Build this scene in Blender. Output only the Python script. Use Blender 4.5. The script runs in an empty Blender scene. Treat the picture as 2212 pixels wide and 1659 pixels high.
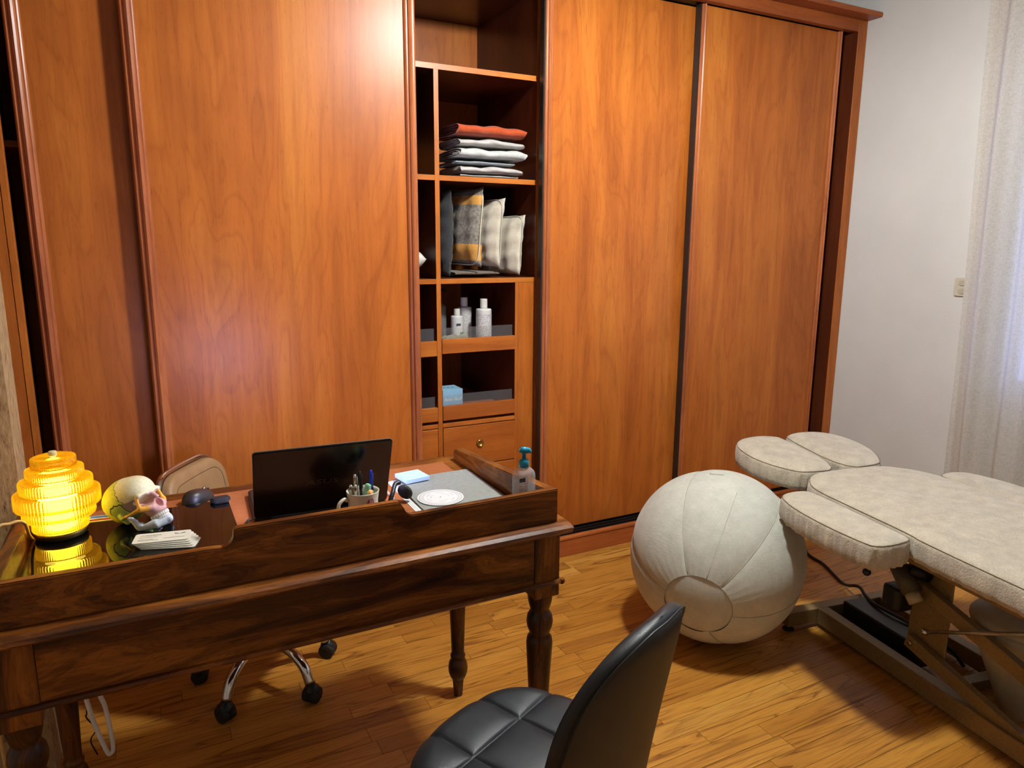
import bpy, bmesh, math, random
import numpy as np
from mathutils import Matrix, Vector

random.seed(7)
SC = bpy.context.scene
COL = SC.collection
R = math.radians
PI = math.pi

# ---------------------------------------------------------------- camera
FPX, IW, IH = 1544.0, 2212.0, 1659.0
YAW, PITCH, ROLL = R(27.39), R(11.115), R(-0.333)
fw = Vector((math.sin(YAW) * math.cos(PITCH), math.cos(YAW) * math.cos(PITCH), -math.sin(PITCH)))
rt = Vector((math.cos(YAW), -math.sin(YAW), 0))
dn = fw.cross(rt)
r2 = math.cos(ROLL) * rt + math.sin(ROLL) * dn
d2 = -math.sin(ROLL) * rt + math.cos(ROLL) * dn
cam = bpy.data.cameras.new('camera')
cam.sensor_width = 36.0
cam.lens = FPX / IW * 36.0
cam.clip_start = 0.05
camo = bpy.data.objects.new('camera', cam)
COL.objects.link(camo)
camo.matrix_world = Matrix(((r2.x, -d2.x, -fw.x, 0), (r2.y, -d2.y, -fw.y, 0), (r2.z, -d2.z, -fw.z, 1.46), (0, 0, 0, 1)))
SC.camera = camo

# ---------------------------------------------------------------- world (dusk sky behind the curtain) and exposure
w = bpy.data.worlds.new('world')
SC.world = w
w.use_nodes = True
w.node_tree.nodes['Background'].inputs[0].default_value = (0.36, 0.46, 0.86, 1)
w.node_tree.nodes['Background'].inputs[1].default_value = 1.5
SC.view_settings.view_transform = 'Standard'
SC.view_settings.look = 'None'
SC.view_settings.gamma = 1.0
SC.view_settings.use_curve_mapping = False
SC.view_settings.exposure = 1.0
LAMP_POS = (1.42, 1.50, 2.60)
LAMP_POWER = 288.0          # emission strength of the ceiling globe

# ================================================================ helpers
def s2l(c):
    c = c / 255.0
    return c / 12.92 if c <= 0.04045 else ((c + 0.055) / 1.055) ** 2.4
def rgb(r, g, b):
    return (s2l(r), s2l(g), s2l(b), 1.0)

def mw(o):
    m = o.matrix_basis.copy()
    if o.parent:
        m = mw(o.parent) @ o.matrix_parent_inverse @ m
    return m

def put(name, me, mat=None, parent=None, world=True, smooth=False, label=None):
    o = bpy.data.objects.new(name, me)
    COL.objects.link(o)
    if mat is not None and not me.materials:
        for m in (mat if isinstance(mat, (list, tuple)) else [mat]):
            me.materials.append(m)
    if smooth:
        me.polygons.foreach_set('use_smooth', [True] * len(me.polygons))
    if parent is not None:
        o.parent = parent
        if world:
            o.matrix_parent_inverse = mw(parent).inverted()
    if label:
        o['label'] = label
    return o

def mesh(verts, faces, name='mesh'):
    me = bpy.data.meshes.new(name)
    me.from_pydata([tuple(v) for v in verts], [], [tuple(f) for f in faces])
    me.validate()
    me.update()
    return me

def from_bm(bm):
    bmesh.ops.recalc_face_normals(bm, faces=bm.faces)
    me = bpy.data.meshes.new('mesh')
    bm.to_mesh(me)
    bm.free()
    return me

def thing(name, label, cat, loc=(0, 0, 0), rotz=0.0, group=None):
    o = bpy.data.objects.new(name, None)
    COL.objects.link(o)
    o.empty_display_size = 0.05
    o.location = loc
    o.rotation_euler = (0, 0, rotz)
    o['label'] = label
    o['category'] = cat
    if group:
        o['group'] = group
    return o

def tag(o, label, cat, group=None):
    o['label'] = label
    o['category'] = cat
    if group:
        o['group'] = group
    return o

def struct(o, label=None):
    o['kind'] = 'structure'
    if label:
        o['label'] = label
    return o

def box_bm(x0, x1, y0, y1, z0, z1, bev=0.0, seg=2, bm=None):
    b = bmesh.new() if bm is None else bm
    vs = [b.verts.new(p) for p in ((x0, y0, z0), (x1, y0, z0), (x1, y1, z0), (x0, y1, z0), (x0, y0, z1), (x1, y0, z1), (x1, y1, z1), (x0, y1, z1))]
    fs = [b.faces.new([vs[i] for i in f]) for f in ((0, 3, 2, 1), (4, 5, 6, 7), (0, 1, 5, 4), (1, 2, 6, 5), (2, 3, 7, 6), (3, 0, 4, 7))]
    if bev > 0:
        es = list({e for f in fs for e in f.edges})
        bmesh.ops.bevel(b, geom=es, offset=bev, segments=seg, profile=0.5, affect='EDGES')
    return b

def box(name, x0, x1, y0, y1, z0, z1, mat, parent=None, bev=0.0, seg=2, world=True, label=None):
    return put(name, from_bm(box_bm(x0, x1, y0, y1, z0, z1, bev, seg)), mat, parent, world, False, label)

def lathe_me(prof, n=32, center=(0, 0), z0=0.0, flute=None, cap=True):
    verts, faces = [], []
    m = len(prof)
    for i, (r, z) in enumerate(prof):
        for k in range(n):
            a = 2 * PI * k / n
            rr = r + (flute(i, k) if flute else 0)
            verts.append((center[0] + rr * math.cos(a), center[1] + rr * math.sin(a), z0 + z))
    for i in range(m - 1):
        for k in range(n):
            k2 = (k + 1) % n
            faces.append((i * n + k, i * n + k2, (i + 1) * n + k2, (i + 1) * n + k))
    if cap:
        if prof[0][0] > 1e-5:
            faces.append(tuple(range(n - 1, -1, -1)))
        if prof[-1][0] > 1e-5:
            faces.append(tuple((m - 1) * n + k for k in range(n)))
    return mesh(verts, faces)

def tube_me(pts, r, n=10, closed=False, cap=True):
    P = [Vector(p) for p in pts]
    m = len(P)
    rs = r if isinstance(r, (list, tuple)) else [r] * m
    verts, faces = [], []
    prevn = None
    for i in range(m):
        if closed:
            t = (P[(i + 1) % m] - P[i - 1]).normalized()
        else:
            t = (P[min(i + 1, m - 1)] - P[max(i - 1, 0)]).normalized()
        if prevn is None:
            ref = Vector((0, 0, 1)) if abs(t.z) < 0.9 else Vector((1, 0, 0))
            nn = t.cross(ref).normalized()
        else:
            nn = (prevn - t * prevn.dot(t)).normalized()
        prevn = nn
        bb = t.cross(nn)
        for k in range(n):
            a = 2 * PI * k / n
            verts.append(P[i] + (nn * math.cos(a) + bb * math.sin(a)) * rs[i])
    seg = m if closed else m - 1
    for i in range(seg):
        j = (i + 1) % m
        for k in range(n):
            k2 = (k + 1) % n
            faces.append((i * n + k, i * n + k2, j * n + k2, j * n + k))
    if cap and not closed:
        faces.append(tuple(range(n - 1, -1, -1)))
        faces.append(tuple((m - 1) * n + k for k in range(n)))
    me = mesh(verts, faces)
    return me

def spline(pts, n=8):
    """Catmull-Rom through points"""
    P = [Vector(p) for p in pts]
    P = [2 * P[0] - P[1]] + P + [2 * P[-1] - P[-2]]
    out = []
    for i in range(1, len(P) - 2):
        for k in range(n):
            t = k / n
            a, b, c, d = P[i - 1], P[i], P[i + 1], P[i + 2]
            out.append(0.5 * ((2 * b) + (c - a) * t + (2 * a - 5 * b + 4 * c - d) * t * t + (3 * b - a - 3 * c + d) * t ** 3))
    out.append(P[-2])
    return out

def chaikin(pts, it=2):
    for _ in range(it):
        q = []
        for i in range(len(pts)):
            a, b = pts[i], pts[(i + 1) % len(pts)]
            q.append((a[0] * .75 + b[0] * .25, a[1] * .75 + b[1] * .25))
            q.append((a[0] * .25 + b[0] * .75, a[1] * .25 + b[1] * .75))
        pts = q
    return pts

def resample(pts, n):
    P = np.array(pts + [pts[0]])
    d = np.r_[0, np.cumsum(np.hypot(*np.diff(P, axis=0).T))]
    t = np.linspace(0, d[-1], n, endpoint=False)
    return [(float(np.interp(a, d, P[:, 0])), float(np.interp(a, d, P[:, 1]))) for a in t]

def inset(pts, d):
    n = len(pts)
    ar = sum(pts[i][0] * pts[(i + 1) % n][1] - pts[(i + 1) % n][0] * pts[i][1] for i in range(n))
    sg = 1 if ar > 0 else -1
    out = []
    for i in range(n):
        a, b = pts[i - 1], pts[(i + 1) % n]
        tx, ty = b[0] - a[0], b[1] - a[1]
        l = math.hypot(tx, ty) or 1
        out.append((pts[i][0] - sg * ty / l * d, pts[i][1] + sg * tx / l * d))
    return out

def pad_me(outline, zbot, ztop, rad=0.02, n=120, ch=2, wrinkle=0.0, zf=None, crown=0.0, insets=3, insw=0.02, seed=0, wave=0.0):
    """upholstered pad: gathered sides, rounded rim and a softly crowned top of evenly spread triangles"""
    from mathutils.geometry import delaunay_2d_cdt
    pts = resample(chaikin(outline, ch), n)
    H = ztop - zbot
    prof = [(rad * 0.9, zbot), (rad * 0.25, zbot + rad * 0.25), (0, zbot + rad), (0, zbot + H * 0.5), (0, ztop - rad)]
    for k in range(1, 6):
        a = k / 5 * PI / 2
        prof.append((rad * (1 - math.cos(a)), ztop - rad + rad * math.sin(a)))
    verts, faces = [], []
    for pi, (d, z) in enumerate(prof):
        q = inset(pts, d)
        for i, (x, y) in enumerate(q):
            if wrinkle and 1 <= pi <= 4:
                o = wrinkle * (math.sin(i * 1.9) + 0.6 * math.sin(i * 0.83 + 1) + 0.5 * math.sin(i * 3.1)) * (1.0 if pi < 4 else 0.35)
                x, y = inset(pts, d + o)[i]
            verts.append((x, y, z + (zf(x, y) if zf else 0)))
    m = len(prof)
    for i in range(m - 1):
        for k in range(n):
            k2 = (k + 1) % n
            faces.append((i * n + k, i * n + k2, (i + 1) * n + k2, (i + 1) * n + k))
    faces.append(tuple(range(n - 1, -1, -1)))
    ring = np.array(inset(pts, rad))
    st = 0.016
    gx = np.arange(ring[:, 0].min(), ring[:, 0].max(), st)
    gy = np.arange(ring[:, 1].min(), ring[:, 1].max(), st)
    G = np.array([(x, y) for x in gx for y in gy])
    inside = np.zeros(len(G), bool)
    for k in range(n):
        a, b = ring[k], ring[(k + 1) % n]
        c = (a[1] > G[:, 1]) != (b[1] > G[:, 1])
        with np.errstate(divide='ignore', invalid='ignore'):
            xi = (b[0] - a[0]) * (G[:, 1] - a[1]) / (b[1] - a[1]) + a[0]
        inside ^= c & (G[:, 0] < xi)
    G = G[inside]
    dist = np.min(np.hypot(G[:, None, 0] - ring[None, :, 0], G[:, None, 1] - ring[None, :, 1]), axis=1)
    G, dist = G[dist > 0.009], dist[dist > 0.009]
    allp = [Vector(p) for p in ring.tolist()] + [Vector(p) for p in G.tolist()]
    ov, oe, of, orv, ore, orf = delaunay_2d_cdt(allp, [(k, (k + 1) % n) for k in range(n)], [], 1, 1e-6)
    base = len(verts)
    dd = np.r_[np.zeros(n), dist]
    remap = {}
    for i, p in enumerate(ov):
        src = orv[i][0] if orv[i] else 0
        if src < n:
            remap[i] = (m - 1) * n + src
        else:
            d_ = dd[src]
            cz = crown * (1 - math.exp(-d_ / 0.035))
            if wave:
                cz += wave * (math.sin(p.x * 19 + p.y * 7 + seed) + .7 * math.sin(p.y * 23 - p.x * 9 + 2 * seed) + .5 * math.sin(p.x * 41 + 1.3)) * (1 - math.exp(-d_ / 0.03))
            remap[i] = len(verts)
            verts.append((p.x, p.y, ztop + cz + (zf(p.x, p.y) if zf else 0)))
    for f in of:
        faces.append(tuple(remap[v] for v in f))
    bm = bmesh.new()
    bm.from_mesh(mesh(verts, faces))
    return from_bm(bm)

def prism_me(outline, axis, a0, a1, bev=0.0):
    """outline of 2-d points extruded along axis between a0 and a1. axis 'y': outline=(x,z); 'x': (y,z); 'z': (x,y)"""
    def P(p, a):
        return {'y': (p[0], a, p[1]), 'x': (a, p[0], p[1]), 'z': (p[0], p[1], a)}[axis]
    bm = bmesh.new()
    lo = [bm.verts.new(P(p, a0)) for p in outline]
    hi = [bm.verts.new(P(p, a1)) for p in outline]
    n = len(outline)
    f1 = bm.faces.new(lo)
    f2 = bm.faces.new(hi[::-1])
    for i in range(n):
        bm.faces.new((lo[i], lo[(i + 1) % n], hi[(i + 1) % n], hi[i]))
    bmesh.ops.recalc_face_normals(bm, faces=bm.faces)
    if bev:
        es = list(f1.edges) + list(f2.edges)
        bmesh.ops.bevel(bm, geom=es, offset=bev, segments=2, affect='EDGES')
    return from_bm(bm)

def text_me(txt, size, extrude=0.0002, shear=0.0, align='LEFT'):
    cu = bpy.data.curves.new('txt', 'FONT')
    cu.body = txt
    cu.size = size
    cu.extrude = extrude
    cu.shear = shear
    cu.align_x = align
    cu.resolution_u = 3
    ob = bpy.data.objects.new('txt', cu)
    COL.objects.link(ob)
    bpy.context.view_layer.update()
    me = bpy.data.meshes.new_from_object(ob.evaluated_get(bpy.context.evaluated_depsgraph_get()))
    bpy.data.objects.remove(ob)
    return me

def disc_pts(cx, cy, r, n=24, ry=None):
    ry = r if ry is None else ry
    return [(cx + r * math.cos(2 * PI * k / n), cy + ry * math.sin(2 * PI * k / n)) for k in range(n)]

def rrect(x0, x1, y0, y1, r, n=5):
    out = []
    for cx, cy, a0 in ((x1 - r, y1 - r, 0), (x0 + r, y1 - r, 90), (x0 + r, y0 + r, 180), (x1 - r, y0 + r, 270)):
        for k in range(n + 1):
            a = R(a0 + 90 * k / n)
            out.append((cx + r * math.cos(a), cy + r * math.sin(a)))
    return out

def transform(me, m):
    me.transform(m)
    me.update()
    return me

def join_me(mes):
    bm = bmesh.new()
    for m in mes:
        bm.from_mesh(m)
    return from_bm_keep(bm)
def from_bm_keep(bm):
    me = bpy.data.meshes.new('mesh')
    bm.to_mesh(me)
    bm.free()
    return me

# ================================================================ materials
def newmat(name):
    m = bpy.data.materials.new(name)
    m.use_nodes = True
    nt = m.node_tree
    return m, nt, nt.nodes['Principled BSDF']

def nd(nt, typ, **kw):
    n = nt.nodes.new(typ)
    for k, v in kw.items():
        if k.startswith('i_'):
            key = k[2:].replace('_', ' ')
            n.inputs[key].default_value = v
        else:
            setattr(n, k, v)
    return n

def ramp(nt, fac, stops):
    r = nt.nodes.new('ShaderNodeValToRGB')
    el = r.color_ramp.elements
    while len(el) > 1:
        el.remove(el[-1])
    el[0].position, el[0].color = stops[0]
    for p, c in stops[1:]:
        e = el.new(p)
        e.color = c
    nt.links.new(fac, r.inputs[0])
    return r.outputs[0]

def mixc(nt, fac, a, b, mode='MIX'):
    n = nt.nodes.new('ShaderNodeMix')
    n.data_type = 'RGBA'
    n.blend_type = mode
    for sock, v in ((n.inputs[0], fac), (n.inputs[6], a), (n.inputs[7], b)):
        if hasattr(v, 'is_linked') or hasattr(v, 'links'):
            nt.links.new(v, sock)
        else:
            sock.default_value = v
    return n.outputs[2]

def math_n(nt, op, a, b=0.0):
    n = nt.nodes.new('ShaderNodeMath')
    n.operation = op
    for sock, v in ((n.inputs[0], a), (n.inputs[1], b)):
        if hasattr(v, 'links'):
            nt.links.new(v, sock)
        else:
            sock.default_value = v
    return n.outputs[0]

def coords(nt, scale=(1, 1, 1), kind='pos', rnd=True, rot=(0, 0, 0)):
    if kind == 'pos':
        src = nt.nodes.new('ShaderNodeNewGeometry').outputs['Position']
    else:
        src = nt.nodes.new('ShaderNodeTexCoord').outputs['Object']
    if rnd:
        oi = nt.nodes.new('ShaderNodeObjectInfo')
        mul = nt.nodes.new('ShaderNodeVectorMath')
        mul.operation = 'MULTIPLY_ADD'
        cmb = nt.nodes.new('ShaderNodeCombineXYZ')
        nt.links.new(oi.outputs['Random'], cmb.inputs[0])
        nt.links.new(oi.outputs['Random'], cmb.inputs[1])
        nt.links.new(oi.outputs['Random'], cmb.inputs[2])
        nt.links.new(cmb.outputs[0], mul.inputs[0])
        mul.inputs[1].default_value = (17.3, 29.1, 23.7)
        nt.links.new(src, mul.inputs[2])
        src = mul.outputs[0]
    mp = nt.nodes.new('ShaderNodeMapping')
    mp.inputs['Scale'].default_value = scale
    mp.inputs['Rotation'].default_value = rot
    nt.links.new(src, mp.inputs[0])
    return mp.outputs[0]

def noise(nt, vec, scale=1.0, detail=4.0, rough=0.55, dist=0.0):
    n = nt.nodes.new('ShaderNodeTexNoise')
    n.inputs['Scale'].default_value = scale
    n.inputs['Detail'].default_value = detail
    n.inputs['Roughness'].default_value = rough
    n.inputs['Distortion'].default_value = dist
    nt.links.new(vec, n.inputs['Vector'])
    return n.outputs[0]

def bump(nt, bs, height, strength=0.2, dist=0.002):
    b = nt.nodes.new('ShaderNodeBump')
    b.inputs['Strength'].default_value = strength
    b.inputs['Distance'].default_value = dist
    nt.links.new(height, b.inputs['Height'])
    nt.links.new(b.outputs[0], bs.inputs['Normal'])

def plain(name, col, rough=0.5, metal=0.0, var=0.06, vscale=40.0, bmp=0.0, bscale=200.0, coat=0.0, spec=0.5, trans=0.0, ior=1.45, kind='pos'):
    m, nt, bs = newmat(name)
    v = coords(nt, (1, 1, 1), kind, False)
    n = noise(nt, v, vscale, 3.0)
    dk = tuple(c * (1 - var * 2) for c in col[:3]) + (1,)
    lt = tuple(min(1, c * (1 + var * 2)) for c in col[:3]) + (1,)
    nt.links.new(ramp(nt, n, [(0.3, dk), (0.7, lt)]), bs.inputs['Base Color'])
    bs.inputs['Roughness'].default_value = rough
    bs.inputs['Metallic'].default_value = metal
    bs.inputs['Specular IOR Level'].default_value = spec
    bs.inputs['Coat Weight'].default_value = coat
    bs.inputs['Transmission Weight'].default_value = trans
    bs.inputs['IOR'].default_value = ior
    if bmp:
        bump(nt, bs, noise(nt, v, bscale, 2.0), bmp, 0.002)
    return m

def laminate(name, dark, mid, light, axis='z', rough=0.37, rnd=True):
    """cherry laminate: cathedral growth lines, streaks and fine pores along the grain axis"""
    m, nt, bs = newmat(name)
    def ax(a, b):
        return (b, b, a) if axis == 'z' else (a, b, b)
    n1 = noise(nt, coords(nt, ax(.55, 3.6), 'pos', rnd), 1.2, 3.0, 0.5, 0.7)
    c1 = ramp(nt, n1, [(0.25, dark), (0.5, mid), (0.75, light)])
    rings = math_n(nt, 'FRACT', math_n(nt, 'MULTIPLY', n1, 13.0))
    c = mixc(nt, 0.75, c1, ramp(nt, rings, [(0.0, (0.84, 0.78, 0.72, 1)), (0.12, (1, 1, 1, 1)), (0.75, (1.03, 1.03, 1.02, 1)), (1.0, (0.86, 0.80, 0.75, 1))]), 'MULTIPLY')
    n4 = noise(nt, coords(nt, ax(1.6, 34), 'pos', rnd), 1.0, 4.0, 0.6, 0.2)
    c = mixc(nt, 0.8, c, ramp(nt, n4, [(0.30, (0.80, 0.74, 0.68, 1)), (0.55, (1, 1, 1, 1)), (0.75, (1.10, 1.10, 1.08, 1))]), 'MULTIPLY')
    n2 = noise(nt, coords(nt, ax(20, 230), 'pos', rnd), 1.0, 2.0, 0.6)
    c = mixc(nt, 0.45, c, ramp(nt, n2, [(0.30, (0.60, 0.50, 0.42, 1)), (0.43, (1, 1, 1, 1))]), 'MULTIPLY')
    n3 = noise(nt, coords(nt, ax(2.4, 4.5), 'pos', rnd), 1.0, 2.0, 0.5, 0.8)
    c = mixc(nt, 0.6, c, ramp(nt, n3, [(0.3, (0.84, 0.79, 0.74, 1)), (0.7, (1.1, 1.09, 1.07, 1))]), 'MULTIPLY')
    nt.links.new(c, bs.inputs['Base Color'])
    bs.inputs['Roughness'].default_value = rough
    bs.inputs['Specular IOR Level'].default_value = 0.32
    bump(nt, bs, n2, 0.05, 0.001)
    return m

def oak(name):
    """oak strip: tone per board, contour-like growth lines, short pores along the board"""
    m, nt, bs = newmat(name)
    oi = nt.nodes.new('ShaderNodeObjectInfo')
    base = ramp(nt, oi.outputs['Random'], [(0.0, rgb(150, 96, 34)), (0.2, rgb(182, 126, 50)), (0.4, rgb(164, 108, 38)), (0.6, rgb(190, 134, 56)), (0.8, rgb(170, 114, 42)), (1.0, rgb(206, 154, 74))])
    n1 = noise(nt, coords(nt, (1.0, 12, 1), 'pos', True), 1.0, 2.0, 0.45, 0.5)
    g = math_n(nt, 'FRACT', math_n(nt, 'MULTIPLY', n1, 9.0))
    line = ramp(nt, g, [(0.0, (0.36, 0.26, 0.16, 1)), (0.07, (0.58, 0.48, 0.37, 1)), (0.20, (1, 1, 1, 1)), (0.8, (1.05, 1.05, 1.03, 1)), (1.0, (0.82, 0.76, 0.70, 1))])
    fade = ramp(nt, noise(nt, coords(nt, (.9, 7, 1), 'pos', True), 1.0, 1.0), [(0.34, (0.25, 0.25, 0.25, 1)), (0.56, (1, 1, 1, 1))])
    c = mixc(nt, fade, base, mixc(nt, 1.0, base, line, 'MULTIPLY'))
    n2 = noise(nt, coords(nt, (9, 210, 1), 'pos', True), 1.0, 2.0, 0.6)
    c = mixc(nt, 0.6, c, ramp(nt, n2, [(0.34, (0.58, 0.48, 0.36, 1)), (0.47, (1, 1, 1, 1)), (0.7, (1.08, 1.07, 1.05, 1))]), 'MULTIPLY')
    n3 = noise(nt, coords(nt, (3, 30, 1), 'pos', True), 1.0, 3.0, 0.6)
    c = mixc(nt, 0.5, c, ramp(nt, n3, [(0.3, (0.78, 0.72, 0.62, 1)), (0.65, (1.08, 1.08, 1.06, 1))]), 'MULTIPLY')
    nt.links.new(c, bs.inputs['Base Color'])
    bs.inputs['Roughness'].default_value = 0.36
    bs.inputs['Specular IOR Level'].default_value = 0.4
    bump(nt, bs, n2, 0.06, 0.001)
    return m

def rosewood(name, axis='x', bright=1.0):
    m, nt, bs = newmat(name)
    sc = {'x': (1.6, 9, 9), 'z': (9, 9, 1.6), 'y': (9, 1.6, 9)}[axis]
    v = coords(nt, sc, 'pos', True)
    n1 = noise(nt, v, 1.3, 6.0, 0.62, 1.6)
    k = bright
    cols = [(28, 13, 5), (78, 40, 12), (122, 69, 22), (164, 103, 39)]
    cc = [tuple(min(1, c * k) for c in rgb(*q)[:3]) + (1,) for q in cols]
    c1 = ramp(nt, n1, [(0.28, cc[0]), (0.43, cc[1]), (0.56, cc[2]), (0.74, cc[3])])
    vf = coords(nt, {'x': (5, 120, 120), 'z': (120, 120, 5), 'y': (120, 5, 120)}[axis], 'pos', True)
    n2 = noise(nt, vf, 1.0, 3.0, 0.6)
    c2 = ramp(nt, n2, [(0.32, (0.5, 0.42, 0.36, 1)), (0.55, (1, 1, 1, 1))])
    c = mixc(nt, 0.6, c1, c2, 'MULTIPLY')
    rings = math_n(nt, 'FRACT', math_n(nt, 'MULTIPLY', n1, 11.0))
    c = mixc(nt, 0.8, c, ramp(nt, rings, [(0.0, (0.55, 0.48, 0.42, 1)), (0.2, (1, 1, 1, 1)), (0.7, (1.1, 1.1, 1.08, 1)), (1.0, (0.6, 0.54, 0.48, 1))]), 'MULTIPLY')
    nt.links.new(c, bs.inputs['Base Color'])
    bs.inputs['Roughness'].default_value = 0.36
    bs.inputs['Specular IOR Level'].default_value = 0.3
    bump(nt, bs, n2, 0.12, 0.001)
    return m

def fabric(name, col, weave=420.0, var=0.12, bmp=0.35, rough=0.95, kind='pos', fluff=None, sheen=0.2):
    m, nt, bs = newmat(name)
    v = coords(nt, (1, 1, 1), kind, False)
    n0 = noise(nt, v, 22.0, 4.0)
    va = coords(nt, (weave, weave * 0.12, weave * 0.12), kind, False)
    vb = coords(nt, (weave * 0.12, weave * 0.12, weave), kind, False)
    vc = coords(nt, (weave * 0.12, weave, weave * 0.12), kind, False)
    wsum = math_n(nt, 'ADD', math_n(nt, 'ADD', noise(nt, va, 1, 2), noise(nt, vb, 1, 2)), noise(nt, vc, 1, 2))
    wn = math_n(nt, 'MULTIPLY', wsum, 0.3333)
    if fluff:
        wn = noise(nt, v, fluff, 4.0, 0.7)
    t = math_n(nt, 'ADD', math_n(nt, 'MULTIPLY', n0, 0.45), math_n(nt, 'MULTIPLY', wn, 0.55))
    dk = tuple(c * (1 - var * 2.4) for c in col[:3]) + (1,)
    lt = tuple(min(1, c * (1 + var * 1.6)) for c in col[:3]) + (1,)
    nt.links.new(ramp(nt, t, [(0.36, dk), (0.62, lt)]), bs.inputs['Base Color'])
    bs.inputs['Roughness'].default_value = rough
    bs.inputs['Sheen Weight'].default_value = sheen
    bs.inputs['Specular IOR Level'].default_value = 0.2
    bump(nt, bs, wn, bmp, 0.004)
    return m

def emit(name, col, st):
    m = bpy.data.materials.new(name)
    m.use_nodes = True
    nt = m.node_tree
    nt.nodes.remove(nt.nodes['Principled BSDF'])
    e = nt.nodes.new('ShaderNodeEmission')
    e.inputs[0].default_value = col
    e.inputs[1].default_value = st
    nt.links.new(e.outputs[0], nt.nodes['Material Output'].inputs[0])
    return m

def clear(name, col=(1, 1, 1, 1), rough=0.05, mixf=0.15, gcol=None):
    """thin clear plastic or pane: transparent with a glossy coat"""
    m = bpy.data.materials.new(name)
    m.use_nodes = True
    nt = m.node_tree
    bs = nt.nodes['Principled BSDF']
    bs.inputs['Base Color'].default_value = gcol or (0.8, 0.8, 0.8, 1)
    bs.inputs['Roughness'].default_value = rough
    tr = nt.nodes.new('ShaderNodeBsdfTransparent')
    tr.inputs[0].default_value = col
    mx = nt.nodes.new('ShaderNodeMixShader')
    mx.inputs[0].default_value = mixf
    nt.links.new(tr.outputs[0], mx.inputs[1])
    nt.links.new(bs.outputs[0], mx.inputs[2])
    nt.links.new(mx.outputs[0], nt.nodes['Material Output'].inputs[0])
    return m

def print_mat(name, base, ink, sx, sy, thr=0.5, kind='obj'):
    """rows of small illegible print on a pale label"""
    m, nt, bs = newmat(name)
    tc = nt.nodes.new('ShaderNodeTexCoord')
    mp = nt.nodes.new('ShaderNodeMapping')
    mp.inputs['Scale'].default_value = (sx, sx, sy)
    nt.links.new(tc.outputs['Object'], mp.inputs[0])
    n = noise(nt, mp.outputs[0], 1.0, 0.0)
    sep = nt.nodes.new('ShaderNodeSeparateXYZ')
    nt.links.new(mp.outputs[0], sep.inputs[0])
    fr = math_n(nt, 'FRACT', math_n(nt, 'MULTIPLY', sep.outputs[2], 0.6))
    row = math_n(nt, 'GREATER_THAN', fr, 0.45)
    on = math_n(nt, 'MULTIPLY', row, math_n(nt, 'GREATER_THAN', n, thr))
    nt.links.new(mixc(nt, on, base, ink), bs.inputs['Base Color'])
    bs.inputs['Roughness'].default_value = 0.45
    return m

CH_D, CH_M, CH_L = rgb(152, 80, 28), rgb(175, 97, 34), rgb(190, 115, 44)
M_door = laminate('cherry_laminate_vertical', CH_D, CH_M, CH_L, 'z')
M_doorh = laminate('cherry_laminate_horizontal', CH_D, CH_M, CH_L, 'x')
M_mould = laminate('cherry_moulding', rgb(140, 74, 40), rgb(168, 96, 56), rgb(186, 114, 70), 'z', 0.3)
M_plinth = laminate('cherry_plinth', rgb(138, 70, 32), rgb(160, 84, 38), rgb(176, 100, 50), 'x', 0.4)
M_inner_shade = laminate('shade_darkened_laminate', rgb(66, 28, 15), rgb(84, 38, 20), rgb(100, 48, 26), 'z', 0.3)  # shade inside the wardrobe put into the laminate colour of the inner boards
M_oak = oak('oak_strip')
M_gap = plain('dark_joint', rgb(46, 26, 12), 0.9)
M_desk = rosewood('rosewood_long')
M_deskz = rosewood('rosewood_upright', 'z')
M_desky = rosewood('rosewood_side', 'y')
M_turn = rosewood('rosewood_turned', 'z', 0.5)
M_leather = plain('tan_leather_inlay', rgb(150, 86, 46), 0.55, var=0.05, vscale=60, bmp=0.08, bscale=700)
M_blackglass = plain('black_glass', rgb(6, 6, 7), 0.03, var=0.0, spec=0.6)
M_black = plain('black_plastic', rgb(20, 20, 21), 0.42, var=0.1)
M_lid = plain('black_gloss_lid', rgb(9, 9, 10), 0.2, var=0.05)
M_rubber = plain('black_rubber', rgb(26, 25, 24), 0.7, var=0.1, bmp=0.1)
M_chrome = plain('chrome', rgb(205, 205, 205), 0.08, 1.0, var=0.0)
M_steel = plain('brushed_steel', rgb(165, 160, 150), 0.32, 1.0, var=0.08)
M_brass = plain('brass', rgb(176, 140, 70), 0.3, 1.0, var=0.1)
M_white = plain('white_plastic', rgb(214, 211, 204), 0.4, var=0.02)
M_paper = plain('white_paper', rgb(224, 224, 224), 0.8, var=0.02)
M_ink = plain('dark_ink', rgb(58, 60, 70), 0.7, var=0.0)
M_blkleather = plain('black_leatherette', rgb(27, 29, 32), 0.47, var=0.08, vscale=30, bmp=0.14, bscale=900, spec=0.42)
M_tan = plain('tan_leatherette', rgb(150, 116, 78), 0.5, var=0.05, vscale=25, bmp=0.15, bscale=700)
M_bronze = plain('bronze_paint', rgb(132, 108, 68), 0.42, 0.2, var=0.08, vscale=120)
M_bronze_d = plain('dark_bronze_paint', rgb(84, 76, 60), 0.45, 0.2, var=0.08, vscale=120)
M_fleece = fabric('cream_fleece', rgb(194, 182, 160), var=0.11, bmp=1.0, fluff=190.0, kind='obj', sheen=0.4)
M_ball = fabric('cream_linen', rgb(188, 187, 174), weave=330.0, var=0.055, bmp=0.3, kind='obj')
M_seam = plain('linen_seam', rgb(172, 168, 150), 0.9)
M_fseam = plain('fleece_seam', rgb(120, 104, 80), 0.95)
M_wall, nt, bs = newmat('white_textured_wallpaper')
v = coords(nt, (1, 1, 1), 'pos', False)
nt.links.new(ramp(nt, noise(nt, v, 3.0, 3.0), [(0.3, rgb(204, 203, 199)), (0.7, rgb(211, 210, 206))]), bs.inputs['Base Color'])
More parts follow.
